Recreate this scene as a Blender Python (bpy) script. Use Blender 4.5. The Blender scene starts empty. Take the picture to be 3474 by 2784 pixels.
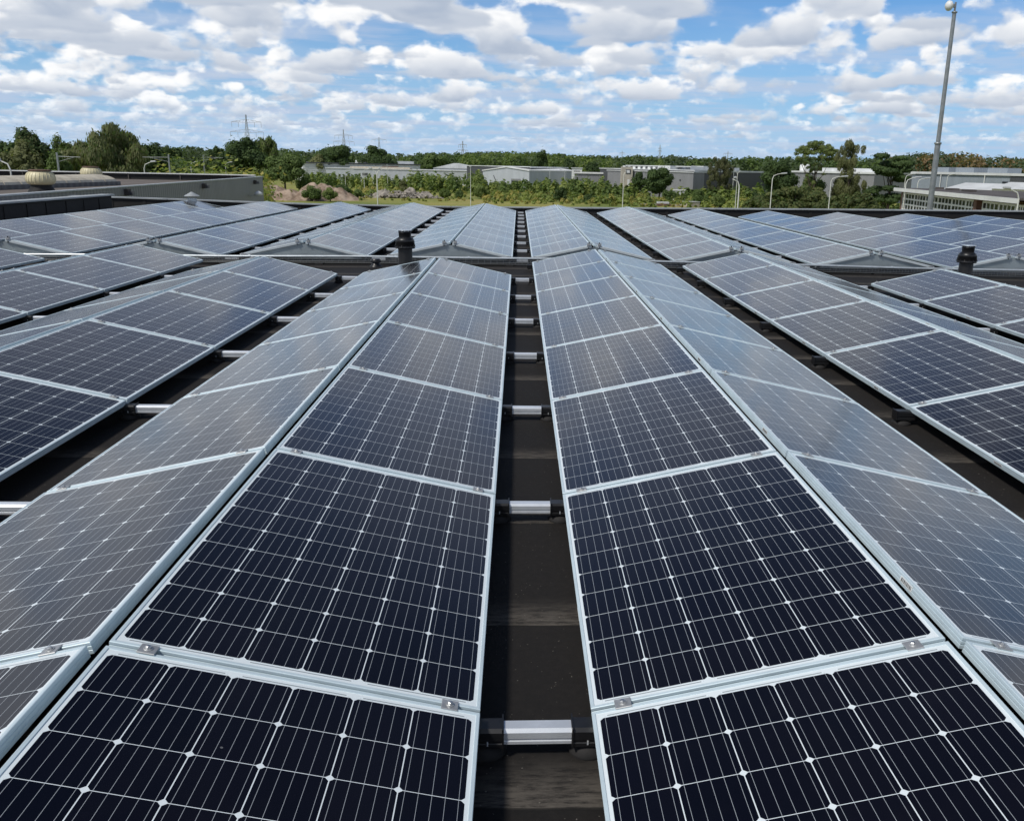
import bpy, math, random
import numpy as np
from mathutils import Vector, Matrix
R = math.radians
sc = bpy.context.scene
COL = sc.collection

# ------------------------------------------------------------------ camera
PW, PH = 3474.0, 2784.0                      # pixel frame the survey was taken in
FOC, PITCH, YAW, ROLL, CX = 3027.6, 0.26751, 0.05125, 0.02153, 167.8
ZP = 0.13                                    # lower panel edge above the roof
CAM = Vector((-0.0571, 0.0, 1.4359 + ZP))
_cp, _sp, _cy, _sy = math.cos(PITCH), math.sin(PITCH), math.cos(YAW), math.sin(YAW)
FWD = Vector((_sy*_cp, _cy*_cp, -_sp)); _r0 = Vector((_cy, -_sy, 0)); _u0 = _r0.cross(FWD)
RGT = math.cos(ROLL)*_r0 + math.sin(ROLL)*_u0
UPV = -math.sin(ROLL)*_r0 + math.cos(ROLL)*_u0
cam_d = bpy.data.cameras.new("camera"); cam = bpy.data.objects.new("camera", cam_d); COL.objects.link(cam)
cam_d.sensor_width = 36; cam_d.lens = FOC/PW*36; cam_d.shift_x = -CX/PW
cam_d.clip_start = 0.05; cam_d.clip_end = 9000
m = Matrix((RGT, UPV, -FWD)).transposed().to_4x4(); m.translation = CAM
cam.matrix_world = m
sc.camera = cam
GZ = -7.0                                    # street level below the roof

def ray(px, py):
    return RGT*((px-PW/2-CX)/FOC) - UPV*((py-PH/2)/FOC) + FWD
def at(px, py, D):                           # surveyed point at horizontal range D
    d = ray(px, py); return CAM + d*(D/math.hypot(d.x, d.y))
def at_y(px, py, y):
    d = ray(px, py); return CAM + d*((y-CAM.y)/d.y)
def hor(px): return 545.2 + 0.02153*(px-1126)
def spot(px, D):
    p = at(px, hor(px), D); return Vector((p.x, p.y, GZ))
def project(X):
    d = Vector(X)-CAM; z = d.dot(FWD)
    if z < 0.05: return None
    return PW/2+CX+FOC*d.dot(RGT)/z, PH/2-FOC*d.dot(UPV)/z

# ------------------------------------------------------------------ light and sky
SUN_EL, SUN_AZ = 52.0, 232.0                 # azimuth clockwise from +Y (view direction)
sun_d = bpy.data.lights.new("sun", 'SUN'); sun = bpy.data.objects.new("sun", sun_d); COL.objects.link(sun)
sun_d.energy = 3.1; sun_d.angle = R(8); sun_d.color = (1.0, 0.955, 0.88)
sv = Vector((math.sin(R(SUN_AZ))*math.cos(R(SUN_EL)), math.cos(R(SUN_AZ))*math.cos(R(SUN_EL)), math.sin(R(SUN_EL))))
sun.rotation_euler = (-sv).to_track_quat('-Z', 'Y').to_euler()
sun.location = (0, 0, 60)
sc.view_settings.view_transform = 'Standard'; sc.view_settings.look = 'None'
sc.view_settings.exposure = 0.0; sc.view_settings.gamma = 1.0; sc.view_settings.use_curve_mapping = False

class NT:                                    # small node-tree writer
    def __init__(s, tree): s.t = tree; s.n = tree.nodes; s.l = tree.links
    def put(s, sock, v):
        if v is None: return
        if isinstance(v, bpy.types.NodeSocket): s.l.new(v, sock)
        else:
            if hasattr(sock.default_value, '__len__') and not hasattr(v, '__len__'): v = [v]*len(sock.default_value)
            if hasattr(v, '__len__') and len(sock.default_value) == 4 and len(v) == 3: v = tuple(v)+(1,)
            sock.default_value = v
    def m(s, op, a, b=None, c=None, clamp=False):
        n = s.n.new('ShaderNodeMath'); n.operation = op; n.use_clamp = clamp
        for i, v in enumerate((a, b, c)): s.put(n.inputs[i], v)
        return n.outputs[0]
    def v(s, op, a, b=None, scale=None):
        n = s.n.new('ShaderNodeVectorMath'); n.operation = op
        s.put(n.inputs[0], a); s.put(n.inputs[1], b)
        if scale is not None: s.put(n.inputs['Scale'], scale)
        return n.outputs['Value'] if op in ('LENGTH', 'DOT_PRODUCT', 'DISTANCE') else n.outputs[0]
    def xyz(s, v):
        n = s.n.new('ShaderNodeSeparateXYZ'); s.put(n.inputs[0], v); return n.outputs
    def comb(s, x, y, z):
        n = s.n.new('ShaderNodeCombineXYZ')
        for i, q in enumerate((x, y, z)): s.put(n.inputs[i], q)
        return n.outputs[0]
    def noise(s, vec, scale, detail=3, rough=0.5, dist=0.0, col=False):
        n = s.n.new('ShaderNodeTexNoise'); s.put(n.inputs['Vector'], vec); n.inputs['Scale'].default_value = scale
        n.inputs['Detail'].default_value = detail; n.inputs['Roughness'].default_value = rough; n.inputs['Distortion'].default_value = dist
        return n.outputs['Color' if col else 0]
    def wn(s, vec):
        n = s.n.new('ShaderNodeTexWhiteNoise'); n.noise_dimensions = '3D'; s.put(n.inputs['Vector'], vec); return n.outputs['Value']
    def step(s, v, a, b, lo=0.0, hi=1.0, smooth=True):
        n = s.n.new('ShaderNodeMapRange'); n.interpolation_type = 'SMOOTHSTEP' if smooth else 'LINEAR'; n.clamp = True
        for i, q in enumerate((v, a, b, lo, hi)): s.put(n.inputs[i], q)
        return n.outputs[0]
    def mix(s, f, a, b, mode='MIX'):
        n = s.n.new('ShaderNodeMix'); n.data_type = 'RGBA'; n.blend_type = mode
        s.put(n.inputs[0], f); s.put(n.inputs[6], a); s.put(n.inputs[7], b); return n.outputs[2]
    def bump(s, h, strength=0.3, dist=0.01):
        n = s.n.new('ShaderNodeBump'); n.inputs['Strength'].default_value = strength; n.inputs['Distance'].default_value = dist
        s.put(n.inputs['Height'], h); return n.outputs[0]
    def tc(s, name='Object'):
        n = s.n.new('ShaderNodeTexCoord'); return n.outputs[name]
    def pos(s): return s.n.new('ShaderNodeNewGeometry').outputs['Position']
    def rnd(s): return s.n.new('ShaderNodeObjectInfo').outputs['Random']

W = bpy.data.worlds.new("World"); sc.world = W; W.use_nodes = True
w = NT(W.node_tree); w.n.clear()
sky = w.n.new('ShaderNodeTexSky'); sky.sky_type = 'NISHITA'; sky.sun_disc = False
sky.sun_elevation = R(SUN_EL); sky.sun_rotation = R(SUN_AZ)
sky.air_density = 1.0; sky.dust_density = 0.2; sky.ozone_density = 2.5; sky.altitude = 50
dirv = w.tc('Generated')
dx, dy, dz = w.xyz(dirv)
zc = w.m('MAXIMUM', w.m('ADD', dz, 0.026), 0.020)
inv = w.m('DIVIDE', 1.0, zc)
plane = w.comb(w.m('MULTIPLY', dx, inv), w.m('MULTIPLY', dy, inv), 0.0)       # unit cloud-base plane
az = w.m('MULTIPLY', w.m('ARCTAN2', dx, dy), 57.2958)
el = w.m('MULTIPLY', w.m('ARCSINE', dz), 57.2958)
# where the day's larger clouds and blue gaps stand (azimuth, elevation, half widths, weight)
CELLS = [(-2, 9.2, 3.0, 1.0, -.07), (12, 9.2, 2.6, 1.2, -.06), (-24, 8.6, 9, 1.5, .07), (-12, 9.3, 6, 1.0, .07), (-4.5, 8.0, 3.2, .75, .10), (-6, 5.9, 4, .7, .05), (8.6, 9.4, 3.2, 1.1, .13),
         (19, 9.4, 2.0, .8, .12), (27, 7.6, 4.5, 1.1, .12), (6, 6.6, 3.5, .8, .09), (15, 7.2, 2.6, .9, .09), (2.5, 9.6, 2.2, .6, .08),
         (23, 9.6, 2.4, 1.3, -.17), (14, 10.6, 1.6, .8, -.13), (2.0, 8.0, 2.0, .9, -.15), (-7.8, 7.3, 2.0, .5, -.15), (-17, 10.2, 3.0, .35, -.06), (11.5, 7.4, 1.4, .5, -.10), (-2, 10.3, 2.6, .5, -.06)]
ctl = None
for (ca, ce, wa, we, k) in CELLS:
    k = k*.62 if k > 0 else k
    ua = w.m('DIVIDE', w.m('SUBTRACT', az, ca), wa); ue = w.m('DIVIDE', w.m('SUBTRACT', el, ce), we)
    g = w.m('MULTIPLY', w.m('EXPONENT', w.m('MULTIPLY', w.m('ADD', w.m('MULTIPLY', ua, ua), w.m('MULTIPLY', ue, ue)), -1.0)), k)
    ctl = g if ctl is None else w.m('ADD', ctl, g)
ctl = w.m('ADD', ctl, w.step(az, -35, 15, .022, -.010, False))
ctl = w.m('ADD', ctl, w.step(w.m('ABSOLUTE', az), 34, 55, 0.0, .045, False))  # extra cloud outside the view, added to grey the outer slope reflections
ctl = w.m('ADD', ctl, w.step(el, 11, 30, 0.0, -.15, False))  # clouds thinned high up, out of view, to keep near panel reflections clean
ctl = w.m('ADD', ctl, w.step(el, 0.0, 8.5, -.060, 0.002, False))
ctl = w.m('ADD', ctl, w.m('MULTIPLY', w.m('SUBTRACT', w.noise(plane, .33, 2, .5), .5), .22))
jit = w.wn(w.v('SCALE', dirv, scale=9173.0))
NS = 20; H0, H1 = 1.0, 1.50
SC = 1.5
T = None; acc = None
for i in range(NS):
    t = i/(NS-1)
    h = w.m('MULTIPLY_ADD', jit, (H1-H0)/NS, H0+(H1-H0)*i/NS)
    hv = w.m('MULTIPLY', h, 1.7)
    p = w.v('ADD', w.v('SCALE', plane, scale=h), w.comb(3.7, 1.9, hv))
    n1 = w.noise(p, SC, 7.0, .55)
    dens = w.m('SUBTRACT', w.m('ADD', n1, ctl), 0.552 + 0.085*t**1.4)
    a = w.step(dens, -.006, 0.046 if i else .055)
    n2 = w.noise(w.v('ADD', p, (sv.x*.13, sv.y*.13, .20)), SC, 4.0, .52)
    lit = w.step(w.m('SUBTRACT', n1, n2), -.09, .09, .0, 1.0)
    sh = w.m('ADD', w.m('MULTIPLY', lit, .22+.50*min(1, t*2.2)), .44*min(1, t*1.9), clamp=True)
    colr = w.mix(sh, (.43, .505, .63), (1.01, 1.015, 1.02))
    if T is None:
        acc = w.v('SCALE', colr, scale=a); T = w.m('SUBTRACT', 1.0, a)
    else:
        acc = w.v('ADD', acc, w.v('SCALE', colr, scale=w.m('MULTIPLY', a, T))); T = w.m('MULTIPLY', T, w.m('SUBTRACT', 1.0, a))
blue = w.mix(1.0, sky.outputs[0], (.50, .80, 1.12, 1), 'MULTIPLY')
blue = w.mix(w.m('MULTIPLY', w.m('MULTIPLY', w.step(el, 11, 17, 0.0, .85), w.step(el, 17, 31, 1.0, 0.0)), w.step(w.noise(plane, 1.1, 3, .5), .38, .58, .25, 1.0)), blue, (4.6, 5.1, 6.2, 1))  # patchy grey put into the unseen sky above the view for panel glare
blue = w.v('MULTIPLY', blue, w.mix(w.step(el, 15, 36), (1, 1, 1, 1), (.62, .50, .43, 1)))  # unseen high sky dimmed, shaped for dark reflections in the near panels
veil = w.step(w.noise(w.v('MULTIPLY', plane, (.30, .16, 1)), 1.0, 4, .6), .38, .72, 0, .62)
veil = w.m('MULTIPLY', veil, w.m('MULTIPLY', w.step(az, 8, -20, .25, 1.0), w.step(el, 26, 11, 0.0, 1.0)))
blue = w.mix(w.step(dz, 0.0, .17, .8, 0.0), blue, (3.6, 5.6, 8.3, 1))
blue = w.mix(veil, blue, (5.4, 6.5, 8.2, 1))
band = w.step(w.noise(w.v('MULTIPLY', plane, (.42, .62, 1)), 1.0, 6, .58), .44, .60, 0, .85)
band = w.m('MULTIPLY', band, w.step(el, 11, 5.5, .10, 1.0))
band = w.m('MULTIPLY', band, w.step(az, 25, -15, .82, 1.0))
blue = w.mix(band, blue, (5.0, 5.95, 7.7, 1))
cl = w.v('SCALE', acc, scale=10.0)
low = w.step(dz, 0.0, 0.09, 1.0, 0.0)
cl = w.mix(low, cl, w.v('MULTIPLY', cl, (.90, .95, 1.0)))
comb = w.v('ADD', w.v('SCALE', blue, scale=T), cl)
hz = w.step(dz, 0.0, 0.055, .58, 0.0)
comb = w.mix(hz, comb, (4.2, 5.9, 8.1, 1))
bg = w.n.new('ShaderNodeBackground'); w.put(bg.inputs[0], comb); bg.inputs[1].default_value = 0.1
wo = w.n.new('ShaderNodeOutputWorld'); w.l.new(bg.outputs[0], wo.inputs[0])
W.cycles.sampling_method = 'MANUAL'; W.cycles.sample_map_resolution = 512
sc.cycles.max_bounces = 6; sc.cycles.diffuse_bounces = 2; sc.cycles.glossy_bounces = 3; sc.cycles.transparent_max_bounces = 6
sc.cycles.use_denoising = True
try: sc.cycles.denoiser = 'OPENIMAGEDENOISE'
except Exception: pass

# ------------------------------------------------------------------ materials
def mat(name, col, rough=.6, metal=0.0, var=0.0, scale=3.0, bump=0.0, bscale=40.0, spec=.5, col2=None):
    M = bpy.data.materials.new(name); M.use_nodes = True; t = NT(M.node_tree); b = t.n['Principled BSDF']
    c = col
    if var or col2:
        nz = t.noise(t.pos(), scale, 5, .6)
        c = t.mix(t.step(nz, .35, .65), tuple(x*(1-var) for x in col), col2 or tuple(min(1, x*(1+var)) for x in col))
    t.put(b.inputs['Base Color'], c); b.inputs['Roughness'].default_value = rough; b.inputs['Metallic'].default_value = metal
    b.inputs['Specular IOR Level'].default_value = spec
    if bump: t.l.new(t.bump(t.noise(t.pos(), bscale, 4, .6), bump, .02), b.inputs['Normal'])
    return M

def leaf_mat(name, c1, c2, scale=.35):
    M = bpy.data.materials.new(name); M.use_nodes = True; t = NT(M.node_tree); b = t.n['Principled BSDF']
    nz = t.noise(t.pos(), scale, 3, .6); r = t.rnd()
    f = t.m('ADD', t.step(nz, .3, .7, 0, .75), t.m('MULTIPLY', r, .25))
    c = t.mix(f, c1, c2)
    t.put(b.inputs['Base Color'], c); b.inputs['Roughness'].default_value = .65; b.inputs['Specular IOR Level'].default_value = .25
    tr = t.n.new('ShaderNodeBsdfTranslucent'); t.put(tr.inputs[0], t.mix(1.0, c, (1.2, 1.35, .7, 1), 'MULTIPLY'))
    mx = t.n.new('ShaderNodeMixShader'); mx.inputs[0].default_value = .38
    t.l.new(b.outputs[0], mx.inputs[1]); t.l.new(tr.outputs[0], mx.inputs[2])
    t.l.new(mx.outputs[0], t.n['Material Output'].inputs[0])
    return M

PL, PWID, PP = 1.654, 0.992, 1.672           # panel length, width, pitch
def glass_material():
    M = bpy.data.materials.new("solar_cells"); M.use_nodes = True; t = NT(M.node_tree); b = t.n['Principled BSDF']
    o = t.tc('Object'); x, y, z = t.xyz(o); rn = t.rnd()
    pc = .1588
    u = t.m('DIVIDE', t.m('ADD', x, pc*5), pc); v = t.m('DIVIDE', t.m('ADD', y, pc*3), pc)
    iu = t.m('FLOOR', u); iv = t.m('FLOOR', v)
    ax = t.m('MULTIPLY', t.m('ABSOLUTE', t.m('SUBTRACT', t.m('FRACT', u), .5)), pc)
    ay = t.m('MULTIPLY', t.m('ABSOLUTE', t.m('SUBTRACT', t.m('FRACT', v), .5)), pc)
    c = t.m('LESS_THAN', ax, pc/2-.0010)
    c = t.m('MULTIPLY', c, t.m('LESS_THAN', ay, pc/2-.0014))
    c = t.m('MULTIPLY', c, t.m('LESS_THAN', t.m('ADD', ax, ay), pc-.0115))
    c = t.m('MULTIPLY', c, t.m('LESS_THAN', t.m('ABSOLUTE', x), pc*5))
    c = t.m('MULTIPLY', c, t.m('LESS_THAN', t.m('ABSOLUTE', y), pc*3))
    f5 = t.m('ABSOLUTE', t.m('SUBTRACT', t.m('FRACT', t.m('MULTIPLY', v, 5.0)), .5))
    bus = t.m('LESS_THAN', f5, .00052/(pc/5))
    inx = t.m('MULTIPLY', t.m('LESS_THAN', t.m('ABSOLUTE', x), pc*5+.008), t.m('LESS_THAN', t.m('ABSOLUTE', y), pc*3))
    bus = t.m('MULTIPLY', bus, inx)
    # cross ribbon at the ends of the strings
    rib = t.m('LESS_THAN', t.m('ABSOLUTE', t.m('SUBTRACT', t.m('ABSOLUTE', x), pc*5+.0075)), .0022)
    pair = t.m('LESS_THAN', t.m('ABSOLUTE', t.m('SUBTRACT', t.m('FRACT', t.m('DIVIDE', v, 2.0)), .5)), .43)
    rib = t.m('MULTIPLY', rib, pair)
    cr = t.wn(t.comb(iu, iv, t.m('MULTIPLY', rn, 91.0)))
    cell = t.mix(cr, (.0022, .0026, .0060), (.0046, .0044, .0085))
    cell = t.mix(t.m('MULTIPLY', rn, .55), cell, (.0050, .0045, .0075))
    back = (.74, .81, .84)
    base = t.mix(c, back, cell)
    base = t.mix(rib, base, (.30, .34, .36))
    base = t.mix(t.m('MULTIPLY', bus, .75), base, (.50, .545, .59))
    # dust film and droppings
    wp = t.pos()
    dust = t.step(t.noise(wp, 2.3, 5, .65), .45, .85, 0, .010)
    base = t.mix(dust, base, (.34, .31, .28))
    vor = t.n.new('ShaderNodeTexVoronoi'); vor.inputs['Scale'].default_value = 7.0; t.l.new(wp, vor.inputs['Vector'])
    sp = t.m('MULTIPLY', t.m('LESS_THAN', t.m('ADD', vor.outputs['Distance'], t.m('MULTIPLY', t.noise(wp, 160, 2), .03)), .043),
             t.m('GREATER_THAN', t.xyz(vor.outputs['Color'])[0], .70))
    vo2 = t.n.new('ShaderNodeTexVoronoi'); vo2.inputs['Scale'].default_value = .9; t.l.new(wp, vo2.inputs['Vector'])
    drop = t.m('LESS_THAN', t.m('ADD', t.v('LENGTH', t.v('MULTIPLY', t.v('SUBTRACT', wp, vo2.outputs['Position']), (1.0, 1.0, .3))), t.m('MULTIPLY', t.noise(wp, 70, 3), .016)), .0165)
    base = t.mix(t.m('MULTIPLY', sp, .42), base, (.30, .31, .32))
    base = t.mix(t.m('MULTIPLY', drop, .85), base, (.62, .60, .54))
    t.put(b.inputs['Base Color'], base)
    rgh = t.step(t.noise(wp, 1.1, 4, .6), .3, .7, .10, .16)
    t.put(b.inputs['Roughness'], rgh)
    b.inputs['IOR'].default_value = 1.40; b.inputs['Specular Tint'].default_value = (1.0, .945, 1.0, 1); b.inputs['Specular IOR Level'].default_value = .5
    t.l.new(t.bump(t.noise(o, 2.0, 2, .5), .02, .02), b.inputs['Normal'])
    return M

def roof_material():
    M = bpy.data.materials.new("bitumen_roof"); M.use_nodes = True; t = NT(M.node_tree); b = t.n['Principled BSDF']
    p = t.pos(); x, y, z = t.xyz(p)
    wob = t.m('MULTIPLY', t.m('SUBTRACT', t.noise(p, 1.6, 3), .5), .05)
    yy = t.m('DIVIDE', t.m('ADD', t.m('ADD', y, wob), -1.90), .93)
    fy = t.m('FRACT', yy); row = t.m('FLOOR', yy)
    big = t.noise(p, .55, 4, .6); fine = t.noise(p, 34, 4, .7); stre = t.noise(t.v('MULTIPLY', p, (9, 46, 1)), 1.0, 7, .75)
    col = t.mix(t.step(big, .3, .7), (.0065, .0058, .0055), (.0125, .0108, .0098))
    col = t.mix(t.step(fine, .35, .75, 0, .5), col, (.019, .0160, .0142))
    lap = t.m('MULTIPLY', t.step(fy, .02, .26, 1, 0), t.step(fy, 0.0, .012))
    lap = t.m('MULTIPLY', lap, t.step(stre, .34, .60))
    lap = t.m('MULTIPLY', lap, t.step(t.wn(t.comb(row, 0.0, 0.0)), .2, .9, .5, 1.0, False))
    col = t.mix(lap, col, (.120, .106, .090))
    seam = t.step(t.m('ABSOLUTE', t.m('SUBTRACT', fy, .006)), .003, .010, 1, 0)
    col = t.mix(t.m('MULTIPLY', seam, .8), col, (.006, .0055, .005))
    spk = t.m('GREATER_THAN', t.noise(p, 95, 1), .76)
    col = t.mix(t.m('MULTIPLY', spk, .6), col, (.24, .22, .19))
    t.put(b.inputs['Base Color'], col)
    t.put(b.inputs['Roughness'], t.step(big, .3, .7, .72, .9)); b.inputs['Specular IOR Level'].default_value = .3
    hgt = t.m('ADD', t.m('MULTIPLY', fine, .35), t.m('ADD', t.m('MULTIPLY', t.step(fy, 0, .02), .8), t.m('MULTIPLY', stre, .2)))
    t.l.new(t.bump(hgt, .45, .008), b.inputs['Normal'])
    return M

def field_material():
    M = bpy.data.materials.new("waste_ground"); M.use_nodes = True; t = NT(M.node_tree); b = t.n['Principled BSDF']
    p = t.pos(); n1 = t.noise(p, .018, 5, .6); n2 = t.noise(p, .075, 5, .65); n3 = t.noise(p, .9, 4, .7)
    col = t.mix(t.step(n1, .38, .62), (.150, .195, .050), (.32, .31, .090))
    col = t.mix(t.step(n2, .48, .66), col, (.38, .32, .12))
    col = t.mix(t.step(t.noise(t.v('ADD', p, (90, 40, 0)), .028, 4, .6), .60, .68), col, (.30, .235, .165))
    col = t.mix(t.step(n3, .3, .75, .0, .45), col, (.10, .14, .04))
    t.put(b.inputs['Base Color'], col); b.inputs['Roughness'].default_value = .95; b.inputs['Specular IOR Level'].default_value = .1
    return M

def cladding(name, col, period, depth=.02, axis='XY', rough=.5, var=.06):
    """corrugated sheet: vertical ribs by world position along the wall"""
    M = bpy.data.materials.new(name); M.use_nodes = True; t = NT(M.node_tree); b = t.n['Principled BSDF']
    o = t.tc('Object'); x, y, z = t.xyz(o)
    s = x if axis == 'X' else (z if axis == 'Z' else t.m('ADD', x, y))
    wv = t.m('SINE', t.m('MULTIPLY', s, 6.2832/period))
    n = t.noise(t.v('MULTIPLY', o, (.6, .6, .15)), 1.0, 5, .6)
    c = t.mix(t.step(n, .3, .7), tuple(q*(1-var) for q in col), tuple(q*(1+var) for q in col))
    t.put(b.inputs['Base Color'], c); b.inputs['Roughness'].default_value = rough
    t.l.new(t.bump(wv, .6, depth), b.inputs['Normal'])
    return M

M_GLASS = glass_material(); M_ROOF = roof_material(); M_FIELD = field_material()
M_FRAME = mat("anodised_frame", (.60, .715, .765), .45, .20, .05, 6)
M_EDGE = mat("dull_edge_bar", (.46, .51, .54), .7, 0, .06, 6)
M_CLAMP = mat("clamp_steel", (.45, .46, .465), .45, .6, .1, 30)
M_BOLT = mat("bolt_steel", (.62, .63, .64), .3, .9)
M_RAIL = mat("mill_aluminium", (.80, .83, .86), .33, .55, .06, 12)
M_BLACK = mat("black_plastic", (.010, .010, .011), .38, 0, .15, 20)
M_RUBBER = mat("black_rubber", (.014, .013, .013), .8, 0, .2, 10)
M_PLATE = mat("deflector_sheet", (.36, .41, .43), .40, .55, .08, 3)
M_ZINC = mat("zinc_pipe", (.58, .63, .66), .35, .5, .08, 8)
M_WIRE = mat("tray_wire", (.30, .32, .33), .45, .6)
M_COPING = mat("coping_metal", (.40, .425, .43), .45, .25, .12, 2.5)
M_UPSTAND = mat("bitumen_upstand", (.012, .0115, .0115), .75, 0, .35, 1.2, .35, 12)
M_GREYWALL = cladding("grey_cladding", (.200, .198, .202), .30, .02, 'XY')
M_GRAVEL = mat("roof_felt_brown", (.135, .115, .100), .95, 0, .18, .9, .3, 25)
M_CREAM = mat("cream_paint", (.66, .60, .39), .5, 0, .10, 3)
M_CREAMSHEET = mat("weathered_skylight", (.52, .47, .37), .55, 0, .15, 1.5)
M_RUST = mat("rusty_rim", (.12, .075, .05), .8, 0, .3, 20)
M_WHITE = mat("white_paint", (.76, .77, .76), .5, 0, .06, .5)
M_LAMP = mat("lamp_post_paint", (.66, .67, .62), .5, 0, .08, 4)
M_LAMPGREY = mat("lamp_head_grey", (.50, .52, .52), .5, .2)
M_MAST = mat("galvanised_mast", (.27, .29, .30), .45, .5, .12, 3)
M_PYLON = mat("pylon_steel", (.46, .50, .53), .6, .3)
M_WIREFAR = mat("power_cable", (.20, .22, .24), .6, .3)
M_BARK = mat("bark", (.085, .068, .050), .9, 0, .3, 2.0, .4, 8)
M_SAND = mat("sand", (.265, .190, .140), .95, 0, .25, .5, .8, 1.3, .1, (.44, .345, .27))
M_RUBBLE = mat("rubble", (.29, .262, .225), .9, 0, .35, .8, .5, 2)
M_BRICK = mat("dark_brick", (.155, .085, .062), .85, 0, .25, 1.5)
M_REDBRICK = mat("red_cladding", (.30, .13, .10), .8, 0, .15, 1)
M_DARKHALL = cladding("anthracite_and_shade_cladding", (.075, .080, .088), .5, .03)  # also stands in for shade on the right sides of far halls
M_MIDHALL = cladding("mid_grey_cladding", (.235, .24, .25), .5, .03)
M_LIGHTHALL = cladding("light_grey_cladding", (.47, .50, .53), .5, .03)
M_BLUEHALL = cladding("blue_grey_cladding", (.27, .31, .35), .5, .03)
M_WHITEHALL = cladding("white_ribbed_cladding", (.64, .66, .67), .7, .06, 'Z')
M_ROOFWHITE = mat("pale_roof", (.62, .64, .64), .6, 0, .1, .3)
M_ROOFDARK = mat("dark_roof_felt", (.085, .075, .070), .9, 0, .3, .6)
M_PANE = mat("window_glass", (.035, .042, .048), .08, 0, .3, 1.3)
M_BEIGE = mat("beige_concrete", (.47, .43, .36), .85, 0, .1, .6)
L_DARK = leaf_mat("leaf_dark", (.050, .084, .032), (.110, .165, .055))
L_MID = leaf_mat("leaf_mid", (.085, .132, .042), (.165, .230, .072))
L_LIGHT = leaf_mat("leaf_light", (.130, .185, .052), (.225, .275, .090))
L_OLIVE = leaf_mat("leaf_olive", (.130, .148, .066), (.235, .245, .115))
L_BROWNISH = leaf_mat("leaf_brownish", (.085, .094, .048), (.155, .156, .078))
L_YEW = leaf_mat("leaf_yew", (.075, .098, .034), (.150, .168, .060))
L_FAR = leaf_mat("leaf_far", (.070, .100, .056), (.125, .165, .082), .03)
L_RUST = leaf_mat("leaf_rust", (.190, .160, .080), (.320, .210, .120), .04)
L_SCRUB = leaf_mat("leaf_scrub", (.190, .255, .068), (.345, .375, .115), .06)
L_YELLOW = leaf_mat("leaf_yellow_grass", (.250, .260, .070), (.44, .38, .125), .07)

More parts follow.
